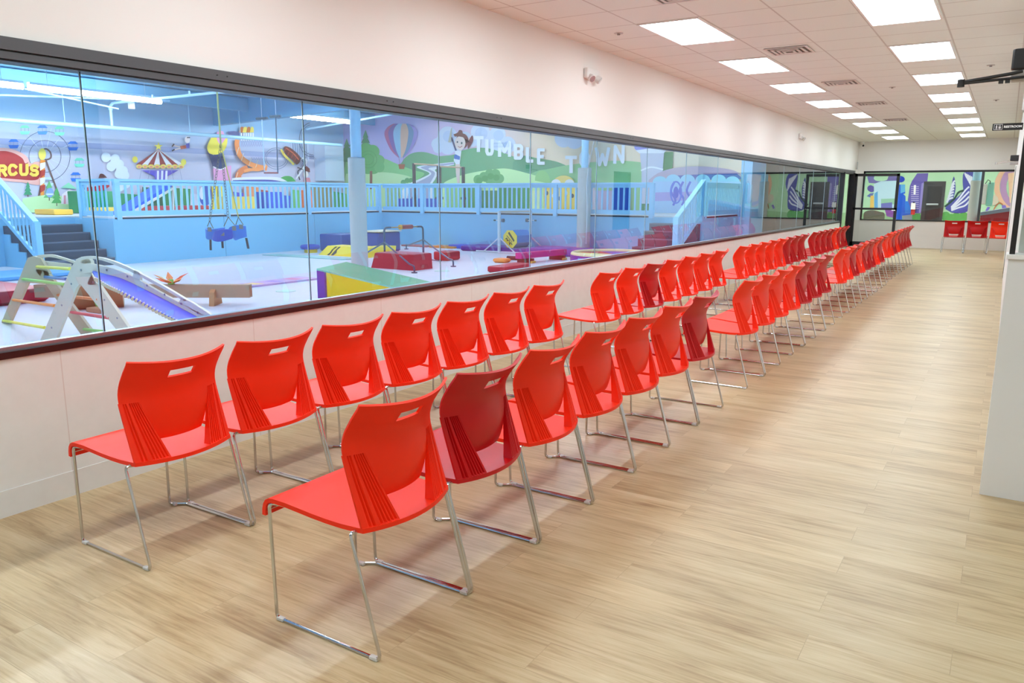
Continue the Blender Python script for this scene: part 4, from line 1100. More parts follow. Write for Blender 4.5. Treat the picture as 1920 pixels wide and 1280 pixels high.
# ================================================================== GYM: equipment
def mb_box_px(px0, px1, y_, z0, z1, d, ma, b=.02):
    """a mat between two floor points of the photograph, along +y by d"""
    a = on_z(*px0, 0); c = on_z(*px1, 0)
    x0, x1 = sorted((a.x, c.x))
    return x0, x1
def block(name, x0, x1, y0, y1, z0, z1, col, label, cat='mat', b=.02, rough=.35, group=None, stripe=None, rot=0):
    cx, cy = (x0 + x1) / 2, (y0 + y1) / 2
    m_ = MB().bbox(x0 - cx, x1 - cx, y0 - cy, y1 - cy, 0, z1 - z0, mat(col, rough), b)
    if stripe:
        h = (z1 - z0)
        m_.box(x0 - cx - .002, x1 - cx + .002, y0 - cy - .002, y1 - cy + .002, h * .45, h * .55, mat(stripe, rough))
    o = m_.build(name); o.location = (cx, cy, z0); o.rotation_euler = (0, 0, rot)
    return tag(o, label, cat, group)
G0 = .012
# pikler triangle with slide
t = thing('climbing_triangle', (-9.2, 4.0, G0), 'birch climbing triangle with coloured rungs and a curved blue slide', 'climbing frame')
wood = mat((222, 214, 192), .55, bump=.08, bscale=40, name='birch_plywood'); woodin = mat((196, 182, 152), .6)
def plate(poly, y, th, ma, name, parent, hole=None):
    a = MB(); a.prism([(p[0], y, p[1]) for p in poly], (0, th, 0), ma); return a.build(name, parent, sharp=50)
# the A frame stands in planes of constant depth along the slide; legs open along u
ax0 = on_z(80, 645, 0)      # near foot of the front A
def tri_pt(px, py, base):   # point on the vertical plane through base, facing along +x+y
    n = Vector((.0, 1, 0)); return on_y(px, py, base)
YA_, YB_ = 4.05, None
pf = lambda *pts: [on_y(x, y, 4.25) for x, y in pts]
# front A-frame lies in a plane y = 4.25, back one in a plane toward the left photo edge
def poly_plane(pts, Y, th, ma, name, parent):
    a = MB(); a.prism([on_y(x, y, Y) for x, y in pts], (0, th, 0), ma); return a.build(name, parent, sharp=60)
def ext_floor(p, q, Y, z=G0):
    """continue the line p->q (photo points on plane Y) down to the floor"""
    P, Q = on_y(*p, Y), on_y(*q, Y); k = (z - P.z) / (Q.z - P.z); return P + (Q - P) * k
def leg(Y, pts_top, l0, l1, name, th=.03, ma=wood):
    """leg polygon: left edge line and right edge line meeting the floor"""
    A = [on_y(*p, Y) for p in pts_top]; a = ext_floor(*l0, Y); b_ = ext_floor(*l1, Y)
    m_ = MB(); m_.prism(A + [b_, a], (0, th, 0), ma); return m_.build(name, t, sharp=60)
Yn = 3.95
leg(Yn, [(134, 500), (143, 486), (153, 481), (168, 486), (182, 535), (150, 532), (143, 540)], ((133, 505), (78, 632)), ((143, 540), (103, 640)), 'front_leg')
leg(Yn, [(150, 532), (160, 490), (170, 488), (178, 530), (184, 532)], ((158, 532), (222, 618)), ((184, 530), (242, 615)), 'front_leg')
YfF = 4.55
leg(YfF, [(47, 495), (52, 483), (62, 480), (76, 484), (92, 512), (84, 532), (52, 530)], ((46, 500), (-6, 625)), ((52, 528), (4, 638)), 'back_leg', .03, woodin)
leg(YfF, [(66, 505), (88, 508), (100, 525)], ((80, 530), (150, 625)), ((100, 520), (172, 620)), 'back_leg', .03, woodin)
rungs = [((69, 500), (131, 504), (240, 232, 84)), ((42, 523), (122, 533), (150, 214, 96)), ((24, 562), (103, 573), (244, 150, 50)), ((6, 601), (84, 614), (238, 230, 76)), ((84, 519), (124, 523), (60, 130, 200)), ((108, 553), (184, 561), (240, 134, 46)), ((133, 585), (206, 596), (226, 72, 76)), ((157, 617), (215, 624), (126, 204, 80)), ((-20, 640), (44, 652), (60, 130, 206))]
for a_, b_, c in rungs:
    P0 = on_y(*a_, YfF + .02); P1 = on_y(*b_, Yn + .01)
    MB().tube([P0, P1], .016, mat(c, .45), 12).build('rung', t)
# slide: two curved side boards with hand slots and a blue channel
def board(Y, up, lo, ma, name):
    U = curve(up, 6); Lw = curve(lo, 6); a = MB(); a.prism([on_y(*p, Y) for p in U + Lw[::-1]], (0, .025, 0), ma); return a
top_curve = [(134, 500), (142, 484), (160, 480), (190, 483), (225, 494), (255, 508), (310, 538), (350, 562), (415, 602)]
mid_curve = [(150, 492), (168, 488), (190, 491), (222, 500), (252, 514), (300, 542), (345, 566), (404, 604)]
low_curve = [(150, 510), (172, 508), (200, 512), (235, 524), (280, 545), (330, 574), (374, 602)]
a = MB()
def strip(Y, A, B, ma, a):
    A = curve(A, 5); B = curve(B, 5); n = min(len(A), len(B))
    for i in range(n - 1):
        a.prism([on_y(*A[i], Y), on_y(*A[i + 1], Y), on_y(*B[i + 1], Y), on_y(*B[i], Y)], (0, .025, 0), ma)
hand_hi = [(142, 486), (160, 480), (190, 483), (222, 493), (252, 507), (306, 536), (350, 562)]
hand_lo = [(150, 490), (164, 485), (190, 488), (219, 498), (250, 512), (303, 540), (346, 565)]
strip(Yn - .03, hand_hi, hand_lo, wood, a)
body_hi = [(140, 500), (160, 494), (190, 498), (219, 506), (250, 519), (300, 548), (346, 572), (412, 606)]
body_lo = [(156, 512), (172, 511), (196, 515), (228, 526), (262, 543), (306, 571), (342, 591), (374, 606)]
strip(Yn - .03, body_hi, body_lo, wood, a)
strip(Yn - .03, [(340, 558), (356, 565), (380, 580), (416, 604)], [(334, 568), (350, 575), (372, 588), (404, 604)], wood, a)
strip(Yn - .03, [(252, 506), (258, 509), (262, 512)], [(248, 520), (256, 524), (262, 527)], wood, a)
sb = a.build('side_board', t, sharp=60)
a = MB(); strip(YfF + .04, [(62, 484), (72, 478), (95, 477), (118, 483), (140, 490)], [(66, 490), (76, 484), (95, 482), (118, 487), (138, 494)], wood, a)
strip(YfF + .04, [(60, 496), (74, 489), (95, 491), (130, 495)], [(62, 504), (78, 498), (95, 499), (130, 503)], wood, a); a.build('side_board', t, sharp=60)
# blue channel on the viewer's side of the board, over scalloped slats
up_ = curve([(174, 507), (200, 514), (231, 523), (275, 544), (325, 569.7), (372, 594.7), (392, 606)], 6)
lo_ = curve([(179, 521), (200, 533.7), (223, 544), (262, 564), (300, 584.5), (334, 601), (352, 611)], 6)
vs = []; YN2 = Yn - .36
for p, q in zip(up_, lo_):
    vs += [on_y(*p, Yn - .035), on_y(*q, YN2)]
fs_ = [(2 * i, 2 * i + 1, 2 * i + 3, 2 * i + 2) for i in range(len(up_) - 1)]
thick_sheet([tuple(Vector(v) - Vector(t.location)) for v in vs], fs_, .02, mat((14, 78, 204), .45, bump=.2, bscale=90), 'slide_channel', t)
rib = MB()
for p, q in zip(up_, lo_):
    a_, b_ = on_y(*p, Yn - .035), on_y(*q, YN2)
    rib.tube([a_ + Vector((0, 0, -.03)), b_ + (b_ - a_).normalized() * .015 + Vector((0, 0, -.012))], .014, mat((206, 192, 160), .6), 8)
rib.build('slats', t)
bl = MB()
for p in ((152, 506), (134, 532), (116, 572), (97, 614), (174, 529), (200, 506), (239, 518), (276, 535), (309, 552), (340, 569), (371, 586), (220, 596), (196, 562)):
    q = on_y(*p, Yn - .035); bl.tube([q, q + Vector((0, -.004, 0))], .010, mat((150, 156, 160), .3, .8), 12)
bl.build('bolts', t)

# wooden beam with plush toys
t = thing('balance_beam', (-9.6, 6.6, G0), 'long brown floor balance beam behind the blue slide', 'balance beam')
P0, P1 = on_z(180, 584, 0), on_z(452, 588, 0)
def oriented_box(p0, p1, w_, z0, z1, ma, name, parent, b=.0):
    p0 = Vector((p0[0], p0[1], 0)); p1 = Vector((p1[0], p1[1], 0)); u = (p1 - p0).normalized(); n = Vector((-u.y, u.x, 0))
    A = [p0 - n * w_ / 2, p1 - n * w_ / 2, p1 + n * w_ / 2, p0 + n * w_ / 2]
    m_ = MB(); m_.prism([(q.x, q.y, z0) for q in A], (0, 0, z1 - z0), ma); return m_.build(name, parent)
P0 = Vector((-11.45, 5.6, 0)); P1 = Vector((-8.95, 7.25, 0))
beamc = mat((176, 152, 124), .8, bump=.1, bscale=80)
oriented_box(P0, P1, .13, .12, .30, beamc, 'padded_beam', t)
u = (P1 - P0).normalized(); e0 = P1 + u * .003
oriented_box(P1, e0, .11, .14, .28, mat((176, 120, 84), .7), 'beam_end_cap', t)
for f_ in (.12, .82):
    q = P0.lerp(P1, f_); n = Vector((-u.y, u.x, 0))
    A = [q - n * .17, q - n * .13 + Vector((0, 0, 0)), q + n * .13, q + n * .17]
    m_ = MB(); m_.prism([(A[0].x, A[0].y, G0), (A[1].x, A[1].y, .2), (q.x - n.x * .07, q.y - n.y * .07, .24), (q.x + n.x * .07, q.y + n.y * .07, .24), (A[2].x, A[2].y, .2), (A[3].x, A[3].y, G0)], tuple(u * .07), mat((186, 140, 96), .6)); m_.build('support_foot', t)
def leaf_star(c, cols, r, label, name):
    t = thing(name, tuple(c), label, 'toy')
    m_ = MB()
    for i in range(7):
        a = 2 * pi * i / 7; d = Vector((math.cos(a), math.sin(a), .35 + .3 * (i % 2))); n = Vector((-math.sin(a), math.cos(a), 0)) * r * .2
        tip = c + d * r; m = c + d * r * .5
        m_.add([c, m + n, tip, m - n, m + Vector((0, 0, .03))], [(0, 1, 4), (1, 2, 4), (2, 3, 4), (3, 0, 4)], mat(cols[i % len(cols)], .7))
    m_.build('petals', t); MB().cyl((c.x, c.y), r * .2, c.z, c.z + r * .28, mat((110, 196, 96), .7), 14, r * .12).build('green_centre', t)
c = P0.lerp(P1, .63); leaf_star(Vector((c.x, c.y, .305)), [(240, 140, 80), (226, 96, 60), (244, 164, 110)], .24, 'orange plush flower lying on the brown balance beam', 'plush_flower')
# log-like mat with a green leaf
c = on_z(232, 578, 0)
t = thing('log_bolster', (c.x, c.y, G0), 'brown log-shaped bolster with a green leaf under the blue slide', 'bolster')
d = Vector((.55, .83, 0)).normalized(); c = Vector((c.x - .25, c.y - .25, .17 + G0))
MB().tube([c - d * .35, c - d * .33, c + d * .33, c + d * .35], .17, mat((158, 104, 66), .7), 24).build('bolster_body', t)
MB().tube([c + d * .35 + Vector((0, 0, 0)), c + d * .355], .15, mat((206, 186, 150), .7), 24).build('bolster_end', t)
m_ = MB().tube(curve3 if False else [(c.x + .12, c.y - .16, .30), (c.x + .2, c.y - .12, .2), (c.x + .22, c.y - .1, .08), (c.x + .38, c.y - .02, .04)], .02, mat((150, 206, 110), .7), 10)
m_.add([(c.x + .19, c.y - .16, .26), (c.x + .30, c.y - .2, .22), (c.x + .36, c.y - .12, .2), (c.x + .26, c.y - .1, .25)], [(0, 1, 2, 3)], mat((120, 210, 100), .7)); m_.build('leaf_trim', t)
tag(MB().bbox(-.16, .16, -.07, .07, 0, .06, mat((170, 120, 90), .6), .008).build('wood_block'), 'small brown wooden block under the climbing triangle', 'block').location = on_z(184, 587, 0) + Vector((0, 0, G0))

# floor mats on the left
block('floor_mat', -14.6, -11.7, 4.2, 5.9, G0, .22, (196, 36, 58), 'thick dark red mat behind the climbing triangle', b=.04)
block('floor_mat', -16.2, -14.9, 6.2, 8.2, G0, .09, (96, 168, 230), 'thin blue mat by the platform wall at the photo edge', b=.02)
a = MB()
P = [on_z(*q, .02) for q in ((395, 541), (432, 543), (600, 523), (560, 520))]
a.prism([(p.x, p.y, G0) for p in P], (0, 0, .03), mat((206, 176, 214), .6)); mo = a.build('runner_mat', loc=(P[0].x, P[0].y, G0)); tag(mo, 'long thin pink lilac runner mat on the white gym floor', 'mat')
for k in range(4):
    A_, B_ = P[0].lerp(P[3], (k + .3) / 4.4), P[1].lerp(P[2], (k + .3) / 4.4); A2, B2 = P[0].lerp(P[3], (k + .75) / 4.4), P[1].lerp(P[2], (k + .75) / 4.4)
    MB().add([(q.x, q.y, G0 + .032) for q in (A_.lerp(B_, .2), A_.lerp(B_, .8), A2.lerp(B2, .8), A2.lerp(B2, .2))], [(0, 1, 2, 3)], mat([(220, 130, 170), (240, 210, 140), (170, 150, 220), (220, 140, 180)][k], .6)).build('printed_square', mo)
P = [on_z(*q, .02) for q in ((492, 479), (560, 481), (650, 487), (640, 490), (560, 484))]
P = [on_z(492, 479.5, 0), on_z(520, 478, 0), on_z(690, 486, 0), on_z(640, 488.5, 0)]
a = MB(); a.prism([(p.x, p.y, G0) for p in P], (0, 0, .02), mat((150, 196, 196), .6)); tag(a.build('runner_mat', loc=(P[0].x, P[0].y, G0)), 'thin teal runner mat on the floor left of the grey column', 'mat')
for px, py, l in ((536, 547, 'left small pale green floor marker disc'), (829, 509, 'pale green floor marker disc right of the red trapezoid')):
    q = on_z(px, py, 0); tag(MB().cyl((q.x, q.y), .16, G0, G0 + .006, mat((186, 216, 206), .6), 24).build('floor_marker', loc=(q.x, q.y, G0)), l, 'marker')

# green wedge (incline) by the window
t = thing('incline_mat', (-8.6, 8.9, G0), 'green topped yellow incline mat with purple end by the window', 'mat')
A0 = on_z(596, 559, G0); hz_ = .46
xa, ya = A0.x, A0.y
Wd = .95
A1 = on_y(593, 508, ya)
top = max(.40, A1.z)
d = Vector((1.0, .42, 0)).normalized(); n = Vector((-d.y, d.x, 0))
L_ = 2.0; F0 = Vector((xa, ya, G0)); F1 = F0 + n * 1.2
pr = [F0, F0 + d * L_, F0 + Vector((0, 0, top))]
m_ = MB(); m_.prism([F0 + d * .12, F0 + d * L_, F0 + d * .12 + Vector((0, 0, top * .95))], tuple(n * 1.2), mat((250, 202, 24), .45)); m_.build('foam_wedge', t)
m_ = MB(); m_.prism([F0, F0 + d * .15, F0 + d * .15 + Vector((0, 0, top * .93)), F0 + Vector((0, 0, top))], tuple(n * 1.2), mat((84, 66, 168), .45)); m_.build('purple_end', t)
m_ = MB(); off = Vector((0, 0, .012)); m_.prism([F0 + Vector((0, 0, top)), F0 + d * (L_ + .05) + Vector((0, 0, .0)), F0 + d * (L_ + .05) + Vector((0, 0, .02)), F0 + Vector((0, 0, top + .025))], tuple(n * 1.2), mat((134, 204, 180), .35, bump=.4, bscale=6), mat((44, 156, 108), .4)); m_.build('green_cover', t)

# blue blocks, yellow crayon mats, red trapezoid
YBk = 15.6
def span(px0, px1, Y): return on_y(px0, 460, Y).x, on_y(px1, 460, Y).x
x0, x1 = span(599, 640, 15.2); block('vault_block', x0, x1, 15.2, 16.0, G0, on_y(620, 439, 15.2).z, (52, 86, 158), 'blue vault block left of the grey column', b=.03)
x0, x1 = span(627, 650, 16.1); block('vault_block', x0, x1, 16.1, 16.7, G0, on_y(640, 438, 16.1).z, (92, 66, 130), 'purple vault block just behind the grey column', b=.03)
x0, x1 = span(676, 710, 15.6); o = block('vault_block', x0, x1, 15.6, 16.5, G0, on_y(690, 436, 15.6).z, (48, 76, 156), 'tall blue vault block right of the grey column', b=.03)
MB().bbox(-(x1 - x0) / 2 - .03, (x1 - x0) / 2 + .03, -.48, .48, 0, .03, mat((226, 214, 190), .5), .01).build('cream_top', o).location = (0, 0, on_y(690, 436, 15.6).z)
def crayon(pxl, pxr, Y, ztop, label):
    xa, xb = on_y(pxl, 475, Y).x, on_y(pxr, 475, Y).x
    t = thing('crayon_mat', ((xa + xb) / 2, Y, G0), label, 'mat', 'yellow crayon-style mats')
    m_ = MB(); m_.prism([(xa, Y, G0), (xb, Y, G0), (xb - .14, Y + .2, ztop), (xa + .14, Y + .2, ztop)], (0, .52, 0), mat((246, 214, 60), .45)); m_.build('mat_body', t)
    L = xb - xa; w_ = mat((54, 54, 58), .5)
    nrm = Vector((0, -.003, 0))
    def fp(u_, v_):
        v_ = max(0, min(1, v_)); return Vector((xa + .14 * v_ + (L - .28 * v_) * u_, Y + .2 * v_ - .006, G0 + (ztop - G0) * v_))
    for u0 in (.17,) if L < 1.9 else (.17, .80):
        for q in (0, .085):
            sh = 0 if q == 0 else .02
            pts = [(u0 + q + .0, .04), (u0 + q + .05, .04), (u0 + q + .058 + sh, .3), (u0 + q + .048, .6), (u0 + q + .085, .95), (u0 + q + .035, .95), (u0 + q + .012, .6), (u0 + q + .022 - sh, .3)]
            MB().add([fp(*p) for p in pts], [tuple(range(8))], w_).build('black_squiggle', t)
    return t
crayon(597, 690, 14.2, on_y(620, 460, 14.5).z, 'yellow mat with black squiggle bands beside the grey column')
crayon(677, 716, 14.93, on_y(700, 463, 14.93).z, 'yellow mat with black squiggles right of the grey column')
# small ring pile left
c = on_z(583, 474, 0)
t = thing('ring_mat', (c.x, c.y, G0), 'small yellow and blue foam ring left of the crayon mat', 'mat')
m_ = MB().cyl((c.x, c.y), .17, G0, .10, mat((244, 206, 60), .5), 28); m_.build('yellow_disc', t)
ring = [(c.x - .02 + .2 * math.cos(a * 2 * pi / 24), c.y + .2 * math.sin(a * 2 * pi / 24), .16) for a in range(24)]
MB().tube(ring, .06, mat((44, 78, 176), .5), 12, closed=True).build('blue_ring', t)
t = thing('trapezoid_mat', (-10.6, 12.5, G0), 'dark red trapezoid mat standing under the low bar', 'mat')
Yr = 12.35; q = [on_y(696, 504, Yr), on_y(777, 507, Yr), on_y(772, 476, Yr), on_y(700, 477, Yr)]
zt_ = (q[2].z + q[3].z) / 2
m_ = MB(); m_.prism([(q[0].x, Yr, G0), (q[1].x, Yr, G0), (q[2].x, Yr + .05, zt_), (q[3].x, Yr + .05, zt_)], (0, .6, 0), mat((168, 34, 48), .35, bump=.5, bscale=5)); m_.build('vinyl_body', t)
MB().bbox(q[3].x + .01, q[2].x - .01, Yr + .07, Yr + .64, zt_, zt_ + .012, mat((178, 90, 104), .35), .004).build('top_cover', t)
x0 = on_y(812, 485, 14.6).x; x1 = on_y(838, 485, 14.6).x; block('floor_mat', x0, x1, 14.6, 15.15, G0, .22, (186, 34, 44), 'small dark red mat right of the low bar', b=.03)
P_ = on_z(910, 514, 0); Q_ = on_z(973, 504, 0)
oo = block('floor_mat', -.55, .55, -.2, .2, 0, .13, (184, 34, 50), 'dark red mat at the foot of the window behind the orange cone', b=.03); oo.location = ((P_.x + Q_.x) / 2 + .1, (P_.y + Q_.y) / 2 + .1, G0); oo.rotation_euler = (0, 0, math.atan2(Q_.y - P_.y, Q_.x - P_.x))
c = on_z(732, 459, 0); block('floor_mat', c.x - .35, c.x + .3, c.y, c.y + .4, G0, .14, (226, 80, 74), 'small coral red mat near the far platform wall', b=.03)
a_ = on_z(752, 462, 0); b_ = on_z(845, 463, 0)
block('floor_mat', a_.x, b_.x - .4, a_.y, a_.y + .4, G0, .06, (196, 110, 110), 'thin dull red mat along the far platform wall', b=.01)
a_ = on_z(812, 464, 0); block('floor_mat', a_.x, a_.x + .9, a_.y - .2, a_.y + .3, G0, .07, (222, 150, 70), 'thin orange and yellow mat by the far platform wall', b=.01)
a_ = on_z(848, 465, 0); block('floor_mat', a_.x, a_.x + .55, a_.y - .2, a_.y + .3, G0, .12, (56, 110, 210), 'small bright blue mat beside the purple mats', b=.02)
Yp = 17.5; x0 = on_y(863, 470, Yp).x
block('landing_mat', x0, -10.55, Yp, Yp + .9, G0, on_y(900, 462, Yp).z, (70, 52, 146), 'long purple landing mat behind the white bar frame', b=.03)
x1 = on_y(1110, 470, 17.55).x
block('landing_mat', -10.5, -8.62, 17.3, 18.3, G0, .2, (96, 70, 158), 'purple landing mat under the octagon tumbler', b=.03)
# magenta beam
t = thing('floor_beam', (-9.6, 16.6, G0), 'magenta padded floor beam on dark feet near the window', 'balance beam')
P0 = on_z(972, 485, .12); P1 = on_z(1057, 477, .12)
oriented_box(P0, P1, .18, .12, on_y(972, 474, P0.y).z, mat((190, 40, 128), .5, bump=.1, bscale=20), 'beam_pad', t)
u = (Vector(P1) - Vector(P0)); u.z = 0
for f_ in (.15, .85):
    q = Vector(P0) + u * f_; m_ = MB().box(q.x - .2, q.x + .2, q.y - .05, q.y + .05, G0, .12, mat((70, 34, 40), .6)); m_.tube([(q.x + .2, q.y - .08, .04), (q.x + .2, q.y + .08, .04)], .028, mat((216, 178, 80), .4), 10); m_.build('beam_foot', t)
# cone pad and dark roller
c = on_z(943, 493, 0)
t = thing('orange_pad', (c.x, c.y, G0), 'small orange domed pad in front of the magenta beam', 'pad')
MB().bbox(c.x - .2, c.x + .14, c.y - .15, c.y + .15, G0, .11, mat((250, 150, 70), .5), .035).build('dome', t)
c = on_z(958, 490, 0); e_ = on_z(982, 491, 0)
tag(MB().tube([(c.x - .1, c.y, .08), (e_.x + .05, e_.y, .08)], .05, mat((62, 34, 40), .6), 14).build('dark_roller', loc=(c.x, c.y, G0)), 'dark brown roller between the orange pad and magenta beam', 'roller')
# octagon tumbler
t = thing('octagon_tumbler', (-11.9, 17.9, .2), 'blue octagon tumbler with yellow end face on the purple mats', 'tumbler')
Yo = 17.5; ctr = on_y(957, 448, Yo); rr_ = abs(on_y(957, 431, Yo).z - ctr.z)
ax_ = Vector((.10, .99, 0)).normalized()
sd_ = Vector((-ax_.y, ax_.x, 0)) * -1
Rr = rr_ * 1.04
oct_ = [ctr + sd_ * (-math.cos(pi / 8 + k * pi / 4) * Rr) + Vector((0, 0, math.sin(pi / 8 + k * pi / 4) * Rr)) for k in range(8)]
ln = .62
m_ = MB(); B_ = [p + ax_ * ln for p in oct_]
cols = [(34, 96, 186), (40, 120, 206), (56, 146, 222), (60, 140, 214), (70, 80, 176), (108, 40, 130), (120, 34, 126), (70, 66, 160)]
for k in range(8):
    m_.add([oct_[k], oct_[(k + 1) % 8], B_[(k + 1) % 8], B_[k]], [(0, 1, 2, 3)], mat([(46, 120, 200), (52, 132, 210), (52, 136, 214), (52, 130, 206), (80, 84, 176), (110, 44, 132), (110, 44, 132), (70, 90, 180)][k], .4))
m_.add(B_, [tuple(range(8))], mat((60, 120, 200), .4)); m_.build('octagon_body', t, recalc=False)
f0 = [p - ax_ * .012 for p in oct_]
MB().add(f0, [tuple(range(8))], mat((236, 206, 70), .5)).build('yellow_end_face', t, recalc=False)
def face(u_, v_): return ctr + sd_ * (-u_ * Rr) + Vector((0, 0, v_ * Rr)) - ax_ * .016
m_ = MB(); m_.add([face(-.62, -.12), (face(-.5, -.3)), face(.28, .62), face(.12, .78)], [(0, 1, 2, 3)], mat((56, 52, 44), .5))
m_.tube([face(-.3, -.3), face(.45, .35)], .008, mat((120, 96, 50), .5), 6); m_.tube([face(-.3, -.6), face(-.1, -.35), face(.05, -.6), face(.1, -.1), face(.35, -.2), face(.45, .1), face(.6, .0)], .014, mat((60, 52, 40), .5), 6); m_.build('printed_marks', t, recalc=False)
# low bar
t = thing('low_bar', (-10.5, 12.9, G0), 'dark blue tubular low bar with a red padded grip', 'gym bar')
stl = mat((70, 96, 120), .3, .5, name='blue_steel')
Yl, Yr_ = 12.9, 14.2
pL = on_y(720, 470, Yl); tL = on_y(720, 427, Yl); tR = on_y(793, 424, Yr_); pR = on_y(794, 470, Yr_)
mid_l = tL.lerp(tR, .16); mid_r = tL.lerp(tR, .84)
MB().tube(rounded([(tL.x, tL.y, G0 + .05), (tL.x, tL.y, tL.z), (mid_l.x, mid_l.y, tL.z)], .1), .022, stl, 12).build('upright', t)
MB().tube(rounded([(tR.x, tR.y, G0 + .05), (tR.x, tR.y, tR.z), (mid_r.x, mid_r.y, tR.z)], .1), .022, stl, 12).build('upright', t)
MB().tube([(mid_l.x, mid_l.y, tL.z), (mid_r.x, mid_r.y, tR.z)], .014, mat((190, 160, 110), .4, .6), 12).build('crossbar', t)
ga, gb = tL.lerp(tR, .42), tL.lerp(tR, .70); ga.z = gb.z = (tL.z + tR.z) / 2
MB().tube([ga, gb], .05, mat((176, 70, 72), .5), 20).tube([ga - (gb - ga) * .1, ga], .055, mat((226, 172, 60), .5), 20).build('padded_grip', t)
def foot(Y0_, tipx, tipy, zc_, base):
    f_ = on_z(tipx, tipy, 0); c = Vector((base.x, base.y, zc_))
    return rounded([c, Vector((c.x + (f_.x - c.x) * .85, c.y + (f_.y - c.y) * .85, .17)), Vector((f_.x, f_.y, .15)), Vector((f_.x, f_.y, G0 + .01))], .07), f_
for base, tips in ((tL, ((777, 513), (672, 492))), (tR, ((850, 501), (762, 468)))):
    for tp in tips:
        pth, f_ = foot(0, tp[0], tp[1], .52, base)
        MB().tube(pth, .018, stl, 10).cyl((f_.x, f_.y), .06, G0, G0 + .02, stl, 16).build('brace_leg', t)
MB().tube([(tR.x - .6, tR.y + .2, .06), (tR.x + .6, tR.y - .1, .06)], .012, stl, 8).build('floor_rail', t)
# white single bar frame
t = thing('horizontal_bar', (-11.5, 17, G0), 'white horizontal bar frame with round knobs before the far wall', 'gym bar')
ww = mat((206, 222, 232), .4)
b1 = on_z(936, 474.5, 0); b2 = on_z(995, 472.5, 0); t1 = on_y(936, 397, b1.y); 
for i, (b_, px) in enumerate(((b1, 936), (b2, 995))):
    hh = on_y(px, 396, b_.y).z
    MB().tube([(b_.x, b_.y, G0), (b_.x, b_.y, hh)], .045 if i == 0 else .035, ww, 12).build('upright', t)
    s_ = 1 if i == 0 else -1; q = on_y(px, 413, b_.y)
    MB().tube([(b_.x - .1 * s_, b_.y, q.z), (b_.x + .1 * s_, b_.y, q.z)], .014, ww, 8).tube([(b_.x + .09 * s_, b_.y, q.z), (b_.x + .15 * s_, b_.y, q.z)], .05, mat((50, 90, 110), .4), 14).tube([(b_.x - .17 * s_, b_.y, q.z), (b_.x - .12 * s_, b_.y, q.z)], .022, mat((60, 96, 116), .4), 10).build('adjusting_knob', t)
    for dx in (-.5, .5):
        MB().tube([(b_.x, b_.y, .42), (b_.x + dx, b_.y, G0 + .02)], .018, ww, 8).build('brace_leg', t)
    MB().tube([(b_.x - .75, b_.y, G0 + .02), (b_.x + .75, b_.y, G0 + .02)], .022, ww, 8).build('floor_rail', t)
MB().tube([(b1.x, b1.y, on_y(936, 397, b1.y).z), (b2.x, b2.y, on_y(995, 396, b2.y).z)], .024, mat((214, 200, 180), .4), 12).build('crossbar', t)
# round play pit / trampoline by the window
ctr = on_z(1148, 487, .0); cxx = (on_y(1148, 470, 15.9)).x
t = thing('round_play_pit', (cxx, 16.2, G0), 'round purple pit mat with a cream rim by the viewing window', 'play pit')
cc = (cxx, 15.95); Rp = .96; zt_ = .24
MB().cyl(cc, Rp, G0, zt_, mat((96, 50, 150), .4), 48).build('purple_side', t)
ringp = [(cc[0] + (Rp - .06) * math.cos(2 * pi * k / 48), cc[1] + (Rp - .06) * math.sin(2 * pi * k / 48), zt_ + .01) for k in range(48)]
MB().tube(ringp, .055, mat((232, 222, 170), .5), 10, closed=True).build('cream_rim', t)
m_ = MB()
for k in range(8):
    a0, a1 = 2 * pi * k / 8, 2 * pi * (k + 1) / 8
    m_.add([(cc[0], cc[1], zt_ + .01)] + [(cc[0] + (Rp - .12) * math.cos(a0 + (a1 - a0) * i / 4), cc[1] + (Rp - .12) * math.sin(a0 + (a1 - a0) * i / 4), zt_ + .01) for i in range(5)], [(0, 1, 2, 3, 4, 5)], mat([(190, 60, 60), (110, 130, 200), (90, 60, 160), (190, 60, 60), (240, 224, 130), (180, 150, 190), (110, 130, 200), (190, 60, 60)][k], .5))
m_.build('coloured_top', t)
m_ = MB()
for k, a0 in enumerate((-2.05,)):
    A = []
    for i in range(6):
        a = a0 + i * .06; A.append((cc[0] + (Rp + .005) * math.cos(a), cc[1] + (Rp + .005) * math.sin(a)))
    m_.add([(x, y, .20) for x, y in A] + [(x, y, .09) for x, y in A[::-1]], [tuple(range(12))], mat((110, 160, 210), .5))
m_.build('blue_label', t)

# hanging swing
t = thing('hanging_net_swing', (-9.3, 6.9, .75), 'blue strap swing seats hanging on chains before the platform', 'swing')
SYd = 7.2
hub = on_y(414, 270, SYd); topc = on_y(405, 158, SYd + .0)
chn = mat((120, 120, 110), .35, .7); rope = mat((170, 180, 120), .6)
def chain(p, q, name, ma=chn, n=26):
    a = MB(); d = (q - p) / n
    for k in range(n):
        c0 = p + d * k; s_ = Vector((.012, 0, 0)) if k % 2 else Vector((0, .012, 0))
        a.tube([c0 + s_, c0 + d * .5 + s_ * 1.2, c0 + d * 1.1 + s_, c0 + d * 1.1 - s_, c0 + d * .5 - s_ * 1.2, c0 - s_], .004, ma, 5, closed=True)
    return a.build(name, t)
MB().tube([topc + Vector((0, 0, 1.2)), hub], .012, rope, 8).build('support_rope', t)
ends = [(393, 414), (428, 407), (447, 407)]
E_ = [on_y(x, y, SYd) for x, y in ends]
chain(hub, E_[0], 'chain'); chain(hub, E_[1], 'chain'); 
MB().tube([hub, E_[2]], .008, mat((200, 186, 90), .6), 8).build('yellow_rope', t)
blu = mat((8, 118, 214), .45, name='blue_webbing'); blu2 = mat((6, 78, 196), .45)
tri = [((389, 424), (400, 428)), ((420, 424), (442, 424)), ((442, 422), (456, 421))]
